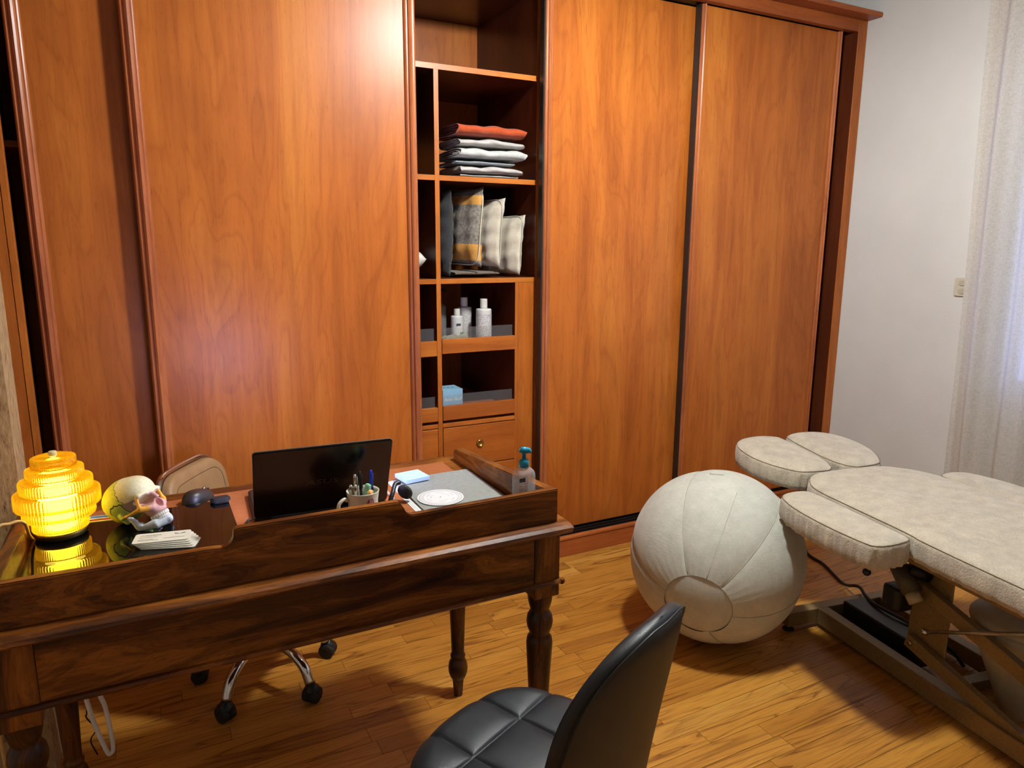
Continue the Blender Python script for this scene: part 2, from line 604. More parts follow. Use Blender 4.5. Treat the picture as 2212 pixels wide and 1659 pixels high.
bs.inputs['Roughness'].default_value = 0.85
bump(nt, bs, noise(nt, coords(nt, (150, 150, 330), 'pos', False), 1.0, 2.0), 0.35, 0.003)
M_ceil = plain('white_ceiling_paint', rgb(224, 221, 216), 0.9, var=0.01)
M_cork, nt, bs = newmat('tan_cork_wallcovering')
v = coords(nt, (90, 90, 26), 'pos', False)
n = noise(nt, v, 1.0, 4.0, 0.7)
nt.links.new(ramp(nt, n, [(0.30, rgb(70, 48, 26)), (0.42, rgb(140, 108, 68)), (0.7, rgb(176, 148, 104))]), bs.inputs['Base Color'])
bs.inputs['Roughness'].default_value = 0.9
bump(nt, bs, n, 0.5, 0.004)

# ================================================================ the room shell
XW = 3.462           # right wall
YB = 3.50            # back wall
XL, YF, ZC = -1.55, -1.9, 2.95
floor = struct(box('floor', XL - .1, XW + .1, YF - .1, YB + .1, -0.12, -0.010, M_gap))
floor['label'] = 'honey oak strip parquet floor'
PW = 0.066
bmpl = box_bm(0, 1, 0.0007, PW - 0.0007, -0.012, 0.0)
tope = [e for e in bmpl.edges if all(abs(v.co.z) < 1e-6 for v in e.verts)]
me_plank = from_bm(bmpl)
me_plank.materials.append(M_oak)
rest = bmesh.new()
rng = random.Random(11)
nrow = int((YB - YF) / PW) + 1
cnt = 0
for i in range(nrow):
    y = YF + i * PW
    x = XL - rng.random() * 0.6
    while x < XW:
        L = rng.choice([0.28, 0.36, 0.42, 0.5, 0.58, 0.66, 0.76])
        x0, x1 = max(x, XL), min(x + L - 0.0012, XW)
        x += L
        if x1 - x0 < 0.02:
            continue
        inview = (0.85 < y < 2.72 and x1 > -0.35 and x0 < 1.45 + 0.45 * y and x0 < 2.9 and x1 > 0.2 * (y - 2.2) - 0.3)
        if inview and cnt < 296:
            o = bpy.data.objects.new('plank', me_plank)
            COL.objects.link(o)
            o.location = (x0, y, 0)
            o.scale = (x1 - x0, 1, 1)
            o.parent = floor
            cnt += 1
        else:
            box_bm(x0, x1, y + .0006, min(y + PW - .0006, YB), -0.012, 0.0, bm=rest)
ro = put('planks_beyond', from_bm_keep(rest), M_oak, floor)
ro['kind'] = 'stuff'

struct(box('ceiling', XL - .1, XW + .1, YF - .1, YB + .1, ZC, ZC + .1, M_ceil), 'white painted ceiling')
struct(box('wall_back', XL - .1, XW + .1, YB, YB + .12, 0, ZC, M_wall), 'pale wall behind the wardrobe')
M_wall2 = plain('beige_wall_paint', rgb(214, 208, 198), .9, var=.02)
struct(box('wall_front', XL - .1, XW + .1, YF - .12, YF, 0, ZC, M_wall2), 'pale wall behind the viewer')
struct(box('wall_left', XL - .12, XL, YF, YB, 0, ZC, M_wall2), 'pale left wall')
WY0, WY1, WZ0, WZ1 = 0.10, 1.86, 0.80, 2.42
bm = bmesh.new()
box_bm(XW, XW + .14, YF, WY0, 0, ZC, bm=bm)
box_bm(XW, XW + .14, WY1, YB, 0, ZC, bm=bm)
box_bm(XW, XW + .14, WY0, WY1, 0, WZ0, bm=bm)
box_bm(XW, XW + .14, WY0, WY1, WZ1, ZC, bm=bm)
struct(put('wall_right', from_bm(bm), M_wall), 'white wallpapered right wall with a window')
struct(box('wall_left_return', XL, -0.313, 2.10, 2.24, 0, ZC, M_cork), 'tan cork faced wall end left of the desk')
win = bpy.data.objects.new('window_1', None)
COL.objects.link(win)
win.location = (XW + .07, (WY0 + WY1) / 2, WZ0)
struct(win, 'white framed window behind the linen curtain')
for y0, y1, z0, z1 in ((WY0, WY0 + .06, WZ0, WZ1), (WY1 - .06, WY1, WZ0, WZ1), (WY0 + .06, WY1 - .06, WZ0, WZ0 + .06), (WY0 + .06, WY1 - .06, WZ1 - .06, WZ1), (.94, 1.02, WZ0 + .06, WZ1 - .06)):
    box('window_frame', XW + .05, XW + .10, y0, y1, z0, z1, M_white, win, 0.004)
M_pane = clear('window_pane', (0.95, 0.97, 1, 1), 0.02, 0.06)
for y0, y1 in ((WY0 + .06, .94), (1.02, WY1 - .06)):
    box('pane', XW + .072, XW + .078, y0, y1, WZ0 + .06, WZ1 - .06, M_pane, win)
box('window_sill', XW - .02, XW + .05, WY0 - .03, WY1 + .03, WZ0 - .025, WZ0, M_white, win, 0.003)

# ceiling lamp (out of frame, the room's light)
lr = 0.09
def pendant(label, pos, power):
    cl = thing('ceiling_lamp', label, 'lamp', pos)
    put('globe', lathe_me([(0.0, -lr)] + [(lr * math.sin(R(a)), -lr * math.cos(R(a))) for a in range(12, 169, 12)] + [(0.025, lr)], 32), emit('opal_glow', (0.95, 1.0, 0.99, 1), power), cl, False, True)
    put('lamp_shade', lathe_me([(.034, .100), (.12, .078), (.19, .036), (.224, .000), (.228, .001), (.194, .041), (.122, .084), (.034, .107)], 48, cap=False), M_white, cl, False, True)
    put('fitting', lathe_me([(0.026, lr - .004), (0.03, lr + .03), (0.008, lr + .04), (0.008, ZC - pos[2] - .03), (0.05, ZC - pos[2] - .025), (0.05, ZC - pos[2])], 24), M_brass, cl, False)
pendant('opal globe pendant lamp under a white dish shade above the desk chair', LAMP_POS, LAMP_POWER)

# ================================================================ wardrobe
wd = thing('wardrobe', 'cherry wood built-in wardrobe with sliding doors and open middle shelves', 'wardrobe', (1.45, 3.0, 0))
YP = 2.700
DT, DB = 2.538, 0.106

def moulding(parent, x0, x1, y, z0, z1):
    """vertical rounded moulding on a door's edge, profile in x-y"""
    wd_ = x1 - x0
    pr = [(0, 0), (0, -.004), (.10, -.010), (.16, -.011), (.22, -.006), (.30, -.006), (.38, -.013), (.52, -.017), (.66, -.013), (.74, -.006), (.84, -.006), (.92, -.004), (1, 0)]
    out = [(x0 + a * wd_, y + b) for a, b in pr]
    return put('moulding', prism_me(out, 'z', z0, z1), M_mould, parent)

def sliding_door(x0, x1, y, label, left=True, right=True, strip=False, mwid=0.046):
    d = box('sliding_door', x0, x1, y, y + .028, DB, DT, M_door, wd, 0.002, 1, True, label)
    if left:
        moulding(d, x0, x0 + mwid, y, DB, DT)
    if right:
        moulding(d, x1 - mwid, x1, y, DB, DT)
    if strip:
        box('edge_strip', x0 - .008, x0, y - .004, y + .028, DB, DT, M_steeldark, d)
    return d
M_steeldark = plain('dark_edge_strip', rgb(52, 42, 36), 0.35, 0.4)
YFr, YRe = 2.745, 2.790
sliding_door(0.012, 1.001, YFr, 'sliding door left of the open shelves')
sliding_door(2.387, 3.328, YFr, 'rightmost sliding door', True, True, True, 0.03)
sliding_door(-0.301, 0.66, YRe, 'sliding door partly behind its neighbour at the left')
sliding_door(1.593, 2.62, YRe, 'sliding door right of the open shelves', True, True, True, 0.04)
box('end_panel', -1.30, -0.357, 2.748, 2.775, .0, 2.60, M_door, wd, 0.001, 1)
box('end_strip', -0.3555, -0.336, 2.746, 2.775, .0, 2.60, M_door, wd, 0.001, 1)
box('post', 3.397, XW - .001, YP, 2.82, 0.0, 2.598, M_door, wd, 0.002, 1)
box('side_panel', 3.42, XW - .001, 2.82, YB - .002, 0.0, 2.598, M_door, wd)
box('side_panel', -1.32, -1.30, 2.748, YB - .002, 0.0, 2.598, M_door, wd)
box('lintel', -1.30, 3.397, YP, 2.735, 2.540, 2.598, M_plinth, wd, 0.002, 1)
cor = [(YP + .02, 2.598), (2.622, 2.598), (2.617, 2.603), (2.617, 2.617), (2.622, 2.622), (YB - .004, 2.622), (YB - .004, 2.598)]
put('cornice', prism_me(cor, 'x', -1.32, XW - .001), M_plinth, wd)
box('plinth', -1.30, 3.397, YP + .004, 2.86, 0.0, 0.084, M_plinth, wd, 0.001, 1)
box('plinth_lip', -1.30, 3.397, YP, 2.725, 0.0845, 0.098, M_plinth, wd, 0.002, 1)
M_track = plain('dark_track', rgb(28, 26, 26), 0.4, 0.5)
tr = box('floor_track', -1.30, 3.397, 2.726, 2.83, 0.0845, 0.094, M_track, wd)
for yy in (2.745, 2.770, 2.815):
    box('rail', -1.30, 3.397, yy - .004, yy + .004, 0.094, 0.102, M_track, tr)
box('head_track', -1.30, 3.397, 2.736, 2.83, 2.542, 2.56, M_track, wd)
# carcass behind the doors
IY0, IY1 = 2.862, 3.482
box('carcass_back', -1.30, 3.42, IY1, YB - .003, 0.084, 2.56, M_door, wd)
box('carcass_top', -1.30, 3.42, 2.84, IY1, 2.515, 2.535, M_inner_shade, wd)
box('carcass_floor', -1.30, 3.42, IY0, IY1, 0.085, 0.104, M_doorh, wd)
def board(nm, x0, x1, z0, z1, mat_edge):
    b_ = box(nm, x0, x1, IY0 + .002, IY1 - .0005, z0, z1, M_inner_shade, wd)
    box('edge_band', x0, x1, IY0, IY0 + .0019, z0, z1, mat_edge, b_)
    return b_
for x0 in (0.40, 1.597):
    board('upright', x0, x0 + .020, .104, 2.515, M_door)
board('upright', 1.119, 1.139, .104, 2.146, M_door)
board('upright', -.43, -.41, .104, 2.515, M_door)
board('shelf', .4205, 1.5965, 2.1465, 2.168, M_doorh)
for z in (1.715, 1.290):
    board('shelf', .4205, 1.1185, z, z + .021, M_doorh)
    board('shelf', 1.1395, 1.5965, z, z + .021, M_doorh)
box('shelf', -.41, .395, IY0 + .05, IY1, 1.76, 1.78, M_doorh, wd)
box('filler_panel', 1.512, 1.596, IY0 + .001, IY0 + .02, .104, 1.2895, M_door, wd, 0.001, 1)
fs_ = box('filler_side', 1.497, 1.511, IY0 + .003, IY1 - .0005, .104, 1.2895, M_inner_shade, wd)
box('edge_band', 1.497, 1.511, IY0 + .001, IY0 + .0029, .104, 1.2895, M_door, fs_)
M_acr = clear('clear_acrylic', (0.93, 0.92, 0.91, 1), 0.03, 0.045)
def tray(x0, x1, z0, z1, zc):
    f = box('pullout_tray', x0, x1, IY0 - .004, IY0 + .014, z0, z1, M_doorh, wd, 0.0015, 1)
    box('tray_bottom', x0 + .004, x1 - .004, IY0 + .014, IY1 - .06, z0 + .012, z0 + .020, M_doorh, f)
    box('acrylic_front', x0 + .010, x1 - .010, IY0 + .006, IY0 + .009, z1 + .0004, zc, M_acr, f)
    return f
TR1, TR2 = 1.000, 0.716
tray(1.141, 1.496, 0.988, 1.051, 1.10)
tray(1.141, 1.496, 0.690, 0.755, .803)
tray(.45, 1.117, 0.980, 1.046, 1.10)
tray(.45, 1.117, 0.690, 0.752, .80)
for x0, x1 in ((1.140, 1.4965), (.42, 1.1185)):
    box('drawer_rail', x0, x1, IY0, IY1, 0.658, 0.676, M_doorh, wd, 0.001, 1)
def drawer(x0, x1, z0, z1):
    f = box('drawer', x0, x1, IY0 - .003, IY0 + .016, z0, z1, M_doorh, wd, 0.0015, 1)
    cx, cz = (x0 + x1) / 2, (z0 + z1) / 2 + .005
    k = lathe_me([(0.0, .004), (.009, .004), (.011, .0), (.014, -.002), (.0175, .002), (.019, .006), (.018, .010), (.016, .012)], 24)
    k.transform(Matrix.Translation((cx, IY0 - .009, cz)) @ Matrix.Rotation(R(-90), 4, 'X'))
    put('knob', k, M_brass, f, True, True, 'round brass pull')
    box('drawer_box', x0 + .01, x1 - .01, IY0 + .016, IY1 - .08, z0 + .01, z1 - .03, M_doorh, f)
for z0, z1 in ((.470, .654), (.288, .466), (.108, .284)):
    drawer(1.1415, 1.4955, z0, z1)
    drawer(.45, 1.1165, z0, z1)
M_hole = plain('pin_hole', rgb(18, 8, 5), 0.9)
box('post_shade_board', 3.394, 3.3965, YP + .003, 2.82, .1, 2.5395, M_inner_shade, wd)  # added dark board, paints shade on the inner face of the post
# ---- the folded linen
def folded_me(x0, x1, yc, z0, W, Hh, layers, th, seed, amp=0.004):
    """a real folded sheet: flattened spiral in the y-z section, extruded along x"""
    rg = random.Random(seed)
    path = []
    n = layers
    for L in range(n):
        f = L / n
        ww, hh = W / 2 * (1 - .55 * f), Hh / 2 * (1 - f * .92)
        for k in range(24):
            a = 2 * PI * k / 24 - PI / 2
            ff = (L + k / 24) / n
            ww, hh = W / 2 * (1 - .35 * ff), (Hh / 2) * (1 - ff * .95)
            c, s_ = math.cos(a), math.sin(a)
            e = 0.36
            path.append((yc + ww * math.copysign(abs(c) ** e, c), z0 + Hh / 2 + hh * math.copysign(abs(s_) ** .8, s_)))
    NX = 26
    verts, faces = [], []
    m = len(path)
    ph = [rg.random() * 6 for _ in range(6)]
    for j in range(NX + 1):
        x = x0 + (x1 - x0) * j / NX
        t = j / NX
        edge = min(t, 1 - t) * 8
        squash = 1 - (0.14 if t > .5 else 0.03) * max(0, 1 - edge) ** 2
        for i, (y, z) in enumerate(path):
            for sgn in (0, 1):
                a = path[max(i - 1, 0)]
                b = path[min(i + 1, m - 1)]
                ty, tz = b[0] - a[0], b[1] - a[1]
                l = math.hypot(ty, tz) or 1
                ny, nz = -tz / l, ty / l
                yy, zz = y + ny * th * sgn, z + nz * th * sgn
                dz = amp * (math.sin(x * 31 + ph[0]) * .6 + math.sin(x * 67 + ph[1] + y * 9) * .35)
                top = (zz - z0) / Hh
                zz = z0 + (zz - z0) * squash + dz * max(0, top)
                yy += amp * .9 * (math.sin(x * 27 + ph[2]) + .6 * math.sin(x * 55 + ph[3] + zz * 60))
                xx = x + (0.006 * math.sin(zz * 130 + ph[4]) + 0.004 * math.sin(y * 60 + ph[5])) * (1 if j in (0, NX) else .3)
                verts.append((xx, yy, zz))
    st = 2 * m
    for j in range(NX):
        for i in range(m - 1):
            for sgn in (0, 1):
                a = j * st + 2 * i + sgn
                b = j * st + 2 * (i + 1) + sgn
                q = (a, b, b + st, a + st)
                faces.append(q if sgn else q[::-1])
    for j in (0, NX):
        for i in range(m - 1):
            a = j * st + 2 * i
            q = (a, a + 1, a + 3, a + 2)
            faces.append(q if j == 0 else q[::-1])
    for j in range(NX):
        for i in (0, m - 1):
            a = j * st + 2 * i
            faces.append((a, a + st, a + st + 1, a + 1))
    return mesh(verts, faces)

def muslin(name, col, bmp=0.6):
    return fabric(name, col, weave=150.0, var=0.10, bmp=bmp)
Z2 = 1.7365
stack = [
    ('folded_towel', 1.262, 1.540, .009, rgb(206, 203, 198), 2, 'thin white folded cloth at the very bottom of the linen stack', 0.10),
    ('folded_towel', 1.250, 1.548, .034, rgb(186, 178, 172), 4, 'pale pinkish grey muslin folded near the bottom of the linen stack', 0.25),
    ('folded_towel', 1.236, 1.520, .020, rgb(134, 140, 146), 2, 'thin blue grey muslin folded in the linen stack', 0.25),
    ('folded_towel', 1.240, 1.566, .050, rgb(208, 207, 200), 3, 'thick white terry towel folded in the middle of the linen stack', 0.10),
    ('folded_towel', 1.246, 1.556, .036, rgb(178, 172, 166), 3, 'grey muslin folded just under the rust cloth', 0.25),
    ('folded_towel', 1.240, 1.562, .056, rgb(170, 70, 34), 3, 'rust orange muslin folded on top of the linen stack', 0.3),
]
z = Z2 + .0005
for i, (nm, x0, x1, h, col, ly, lab, b) in enumerate(stack):
    o = put(nm, folded_me(x0, x1, 3.02 - .004 * (i % 2), z + .004, .26 + .014 * (i % 2), h, ly, .0035, i + 3, .006 if h > .02 else .002), muslin('muslin_%d' % i, col, .5) if b > .2 else fabric('terry_%d' % i, col, fluff=300, bmp=.8), None, True, True)
    tag(o, lab, 'towel', 'linen stacked on the second shelf')
    z += h + .003

# ---- cushions
def cushion_me(wd_, ht, dp, seed=0, pinch=0.07, n=34, crease=0.0075):
    rg = random.Random(seed)
    ph = [rg.random() * 6 for _ in range(8)]
    verts, faces = [], []
    for side in (1, -1):
        for j in range(n + 1):
            for i in range(n + 1):
                u, v = -1 + 2 * i / n, -1 + 2 * j / n
                x = u * wd_ / 2 * (1 - pinch * (1 - v * v) * 1.0)
                z = v * ht / 2 * (1 - pinch * (1 - u * u) * 1.0)
                t = max(0, (1 - abs(u) ** 2.6)) ** .55 * max(0, (1 - abs(v) ** 2.6)) ** .55
                y = side * dp / 2 * t
                e = (1 - t)
                y += side * crease * (math.sin(z * 90 + ph[0] + 3 * u) + math.sin(x * 80 + ph[1] + side)) * t * (0.3 + e)
                y += 0.012 * math.sin(z * 11 + ph[2]) * (1 - t)
                verts.append((x, y, z))
    N = (n + 1) ** 2
    for s in (0, 1):
        for j in range(n):
            for i in range(n):
                a = s * N + j * (n + 1) + i
                q = (a, a + 1, a + n + 2, a + n + 1)
                faces.append(q if s == 0 else q[::-1])
    bm = bmesh.new()
    bm.from_mesh(mesh(verts, faces))
    bmesh.ops.remove_doubles(bm, verts=bm.verts, dist=0.0006)
    return from_bm(bm)

def cushion(label, w_, h_, d_, loc, rot, mat, seed, group='cushions on the third shelf', piping=None):
    t = thing('cushion', label, 'cushion', loc, 0, group)
    t.rotation_euler = rot
    put('cover', cushion_me(w_, h_, d_, seed), mat, t, False, True)
    if piping:
        loop = []
        for k in range(60):
            a = 2 * PI * k / 60
            c, s_ = math.cos(a), math.sin(a)
            u, v = math.copysign(abs(c) ** .35, c), math.copysign(abs(s_) ** .35, s_)
            loop.append((u * w_ / 2 * (1 - .06 * (1 - v * v)), 0.002, v * h_ / 2 * (1 - .06 * (1 - u * u))))
        put('piped_edge', tube_me(loop, .003, 6, True), piping, t, False, True)
    return t
M_cgrey, nt, bs = newmat('grey_felt_with_mustard_bands')
tc = nt.nodes.new('ShaderNodeTexCoord')
sep = nt.nodes.new('ShaderNodeSeparateXYZ')
nt.links.new(tc.outputs['Object'], sep.inputs[0])
nz = noise(nt, tc.outputs['Object'], 90, 4)
greyc = ramp(nt, nz, [(.3, rgb(92, 84, 74)), (.7, rgb(142, 134, 122))])
zz = sep.outputs[2]
b1 = math_n(nt, 'MULTIPLY', math_n(nt, 'GREATER_THAN', zz, .095), math_n(nt, 'LESS_THAN', zz, .135))
b2 = math_n(nt, 'MULTIPLY', math_n(nt, 'GREATER_THAN', zz, -.145), math_n(nt, 'LESS_THAN', zz, -.075))
hb = math_n(nt, 'SINE', math_n(nt, 'MULTIPLY', math_n(nt, 'ADD', zz, math_n(nt, 'MULTIPLY', sep.outputs[0], .6)), 900.0))
must = ramp(nt, hb, [(.2, rgb(196, 150, 84)), (.6, rgb(206, 132, 20))])
nt.links.new(mixc(nt, math_n(nt, 'ADD', b1, b2), greyc, must), bs.inputs['Base Color'])
bs.inputs['Roughness'].default_value = .95
bump(nt, bs, nz, .4, .003)
M_ccream = fabric('cream_cushion_linen', rgb(196, 184, 164), weave=300, var=.08, bmp=.3, kind='obj')
M_cdark = fabric('charcoal_wool', rgb(50, 49, 50), fluff=260, var=.14, bmp=.6, kind='obj')
Z3 = 1.3115
cushion('charcoal grey cushion standing at the left against the divider', .36, .37, .078, (1.194, 3.10, Z3 + .190), (R(1), 0, R(97)), M_cdark, 1)
cushion('grey felt cushion with mustard bands between the charcoal and cream ones', .36, .345, .100, (1.312, 3.075, Z3 + .2175), (R(6), 0, R(103)), M_cgrey, 2, piping=M_ccream)
cushion('larger cream linen cushion leaning in the middle of the third shelf', .34, .305, .092, (1.418, 3.07, Z3 + .1945), (R(3), 0, R(102)), M_ccream, 3, piping=M_seam)
cushion('smaller cream linen cushion at the right end of the third shelf', .28, .270, .078, (1.526, 3.04, Z3 + .142), (R(3), 0, R(102)), M_ccream, 4, piping=M_seam)
o = put('folded_blanket', folded_me(1.240, 1.455, 3.07, Z3 + .003, .30, .026, 2, .003, 31, .002), fabric('brown_grey_fleece', rgb(112, 98, 86), fluff=260, bmp=.8), None, True, True)
tag(o, 'brown grey folded blanket lying under the cushions', 'blanket')
M_bag = fabric('white_speckled_cotton', rgb(206, 202, 190), weave=200, var=.12, kind='obj')
t = thing('cotton_pouch', 'white cotton pouch lying in the narrow compartment beside the divider', 'pouch', (1.000, 3.02, Z3 + .071))
t.rotation_euler = (R(90), 0, R(8))
put('pouch_body', cushion_me(.15, .26, .11, 9, -.08), M_bag, t, False, True)

# ---- bottles and trays
def bottle(label, loc, r, h, cap_r, cap_h, bodymat, capmat, group='bottles in the upper pull-out tray', lab=None, shoulder=.016):
    t = thing('bottle', label, 'bottle', loc, 0, group)
    put('bottle_body', lathe_me([(r * .82, 0), (r * .97, .001), (r, .004), (r, .006), (r, h - .010), (r, h - .008), (r * .985, h - .0045), (r * .93, h - .0018), (r * .90, h - .0012), (cap_r * 1.1, h), (cap_r * .95, h + .0005), (cap_r * .9, h + .004)], 28), bodymat, t, False, True)
    put('cap', lathe_me([(cap_r, h + .003), (cap_r, h + .004), (cap_r, h + .002 + cap_h * .93), (cap_r * .98, h + .003 + cap_h * .97), (cap_r * .88, h + .003 + cap_h), (cap_r * .5, h + .0035 + cap_h)], 20), capmat, t, False, True)
    if lab:
        n = 20
        vs, fs = [], []
        for k in range(n + 1):
            a = R(-160 + 150 * k / n)
            for zz_ in (h * .12, h * .86):
                vs.append(((r + .0004) * math.cos(a), (r + .0004) * math.sin(a), zz_))
        for k in range(n):
            fs.append((2 * k, 2 * k + 2, 2 * k + 3, 2 * k + 1))
        put('printed_label', mesh(vs, fs), lab, t, False, True)
    return t
M_lab = print_mat('bottle_print', rgb(206, 203, 198), rgb(96, 92, 90), 420, 420, .52)
M_cap = plain('cream_cap', rgb(206, 200, 190), .5, var=.02)
M_bw = plain('white_bottle', rgb(204, 200, 194), .4, var=.02)
BZ = 0.988 + .0205
bottle('tall white bottle standing alone at the right of the upper tray', (1.365, 2.915, BZ), .035, .165, .0165, .040, M_bw, M_cap, lab=M_lab)
bottle('tall white bottle behind the small one in the upper tray', (1.323, 3.038, BZ), .034, .165, .0165, .040, M_bw, M_cap, lab=M_lab)
t = bottle('small white bottle with a green leaf print in the upper tray', (1.268, 2.994, BZ), .028, .130, .014, .028, M_bw, M_cap)
M_leaf = plain('leaf_print', rgb(52, 120, 52), .6, var=.1)
for k, (ax, az, rr) in enumerate(((-.004, .040, 20), (.004, .050, -30), (.007, .034, -70), (-.001, .056, 60))):
    lf = prism_me([(0, -.002), (.006, -.004), (.013, 0), (.006, .004), (0, .002)], 'z', 0, .0003)
    lf.transform(Matrix.Translation((.006 + ax, -.0285, az)) @ Matrix.Rotation(R(rr), 4, 'Y') @ Matrix.Rotation(R(90), 4, 'X'))
    put('leaf_print', lf, M_leaf, t, False)
put('label_bar', from_bm(box_bm(-.014, .006, -.0286, -.0272, .086, .096)), M_ink, t, False)
M_clearb = clear('smoky_clear_bottle', (.50, .47, .40, 1), .08, .22)
t = thing('pump_bottle', 'clear bottle with a black pump beside the divider in the upper tray', 'bottle', (1.205, 3.06, BZ), 0, 'bottles in the upper pull-out tray')
put('bottle_body', lathe_me([(.032, 0), (.036, .004), (.036, .165), (.033, .174), (.014, .180), (.013, .19)], 28), M_clearb, t, False, True)
put('pump_collar', lathe_me([(.015, .186), (.016, .19), (.016, .206), (.008, .210), (.007, .238)], 20), M_black, t, False, True)
put('pump_spout', tube_me(spline([(-.012, 0, .240), (0, 0, .242), (.02, -.008, .242), (.036, -.014, .235)], 5), .006, 10), M_black, t, False, True)
# face cloths
M_cloth = fabric('sage_terry', rgb(150, 145, 122), fluff=350, var=.12, bmp=.8)
def crumpled(label, x0, x1, y0, y1, z0, h, seed, mat):
    rg = np.random.RandomState(seed)
    n = 26
    vs, fs = [], []
    ph = rg.rand(8) * 6
    for j in range(n + 1):
        for i in range(n + 1):
            u, v = i / n, j / n
            e = (max(0, 1 - abs(2 * u - 1) ** 4) * max(0, 1 - abs(2 * v - 1) ** 4)) ** .4
            hh = h * e * (.72 + .2 * math.sin(9 * u + 5 * v + ph[0]) + .16 * math.sin(17 * v - 6 * u + ph[1]) + .08 * math.sin(31 * u + ph[2]))
            vs.append((x0 + (x1 - x0) * u + .006 * math.sin(8 * v + ph[3]), y0 + (y1 - y0) * v + .005 * math.sin(9 * u + ph[4]), z0 + hh))
    for j in range(n):
        for i in range(n):
            a = j * (n + 1) + i
            fs.append((a, a + 1, a + n + 2, a + n + 1))
    N = len(vs)
    rim = [i for i in range(n + 1)] + [(j + 1) * (n + 1) - 1 for j in range(1, n + 1)] + [n * (n + 1) + i for i in range(n - 1, -1, -1)] + [j * (n + 1) for j in range(n - 1, 0, -1)]
    fs.append(tuple(rim[::-1]))
    return put('face_cloth', mesh(vs, fs), mat, None, True, True)
tag(crumpled('a', 1.150, 1.312, 2.882, 2.955, BZ, .026, 1, M_cloth), 'sage grey face cloth crumpled at the bottom of the upper tray', 'cloth', 'face cloths in the upper tray')
tag(crumpled('b', 1.165, 1.290, 2.888, 2.950, BZ + .031, .022, 2, M_cloth), 'sage grey face cloth lying on top of the other cloth', 'cloth', 'face cloths in the upper tray')
# blue box
BZ2 = .690 + .0205
t = thing('cardboard_box', 'pale blue cardboard box with white lettering in the lower tray', 'box', (1.197, 2.932, BZ2))
M_bbox = plain('pale_blue_card', rgb(132, 176, 200), .6, var=.02)
box('carton', -.048, .048, -.05, .05, 0, .112, M_bbox, t, .001, 1, False)
me = text_me('Baby Skull', .0205, .0002, .25, 'CENTER')
me.transform(Matrix.Translation((0, -.0502, .062)) @ Matrix.Rotation(R(90), 4, 'X'))
put('lettering', me, M_paper, t, False)
for k in range(3):
    me = mesh([(x, y, 0) for x, y in disc_pts(-.022 + .02 * k, 0, .006, 12)], [tuple(range(12))])
    me.transform(Matrix.Translation((0, 0, .1123)))
    put('round_mark', me, M_ink, t, False)
t = thing('plastic_comb', 'white curved plastic handle piece lying in the lower tray', 'tool', (1.397, 2.915, BZ2 + .012))
put('handle', tube_me(spline([(-.09, -.022, 0), (-.04, -.02, .004), (.03, -.008, .006), (.058, .012, .006), (.03, .028, .006), (-.05, .035, .004)], 6), [.006] * 12 + [.009] * 12 + [.007] * 7, 8), M_paper, t, False, True)
o = crumpled('c', 1.262, 1.292, 2.885, 2.93, BZ2, .026, 5, fabric('red_white_gauze', rgb(178, 140, 130), weave=200, var=.25))
o.name = 'gauze_sachet'
tag(o, 'small crumpled red and white sachet beside the blue box', 'sachet')

# ================================================================ wall socket and curtain
t = thing('switch_plate', 'cream rounded switch plate half hidden by the curtain', 'switch', (XW, 2.045, 1.27))
put('plate', prism_me(rrect(-.040, .040, -.043, .043, .012), 'x', -.010, -.0005, .002), plain('cream_plate', rgb(196, 188, 168), .45, var=.02), t, False)
for z_ in (.019, -.019):
    put('rocker', prism_me(disc_pts(0, z_, .019, 20, .013), 'x', -.014, -.0101, .001), plain('rocker', rgb(176, 170, 154), .45, var=.02), t, False)
M_curt = bpy.data.materials.new('sheer_linen')
M_curt.use_nodes = True
nt = M_curt.node_tree
bs = nt.nodes['Principled BSDF']
v1 = coords(nt, (1, 700, 90), 'pos', False)
v2 = coords(nt, (1, 90, 700), 'pos', False)
wv = math_n(nt, 'MULTIPLY', math_n(nt, 'ADD', noise(nt, v1, 1, 3), noise(nt, v2, 1, 3)), .5)
lc = ramp(nt, wv, [(.34, rgb(214, 207, 196)), (.6, rgb(228, 223, 214))])
nt.links.new(lc, bs.inputs['Base Color'])
bs.inputs['Roughness'].default_value = .95
bump(nt, bs, wv, .3, .002)
tl = nt.nodes.new('ShaderNodeBsdfTranslucent')
nt.links.new(lc, tl.inputs[0])
mx = nt.nodes.new('ShaderNodeMixShader')
mx.inputs[0].default_value = .45
nt.links.new(bs.outputs[0], mx.inputs[1])
nt.links.new(tl.outputs[0], mx.inputs[2])
tp = nt.nodes.new('ShaderNodeBsdfTransparent')
mx2 = nt.nodes.new('ShaderNodeMixShader')
nt.links.new(ramp(nt, wv, [(.32, (.26, .26, .26, 1)), (.55, (.06, .06, .06, 1))]), mx2.inputs[0])
nt.links.new(mx.outputs[0], mx2.inputs[1])
nt.links.new(tp.outputs[0], mx2.inputs[2])
nt.links.new(mx2.outputs[0], nt.nodes['Material Output'].inputs[0])
ct = thing('curtain', 'sheer beige linen curtain hanging in front of the window', 'curtain', (3.37, 1.2, 0))
NY, NZ = 260, 40
vs, fs = [], []
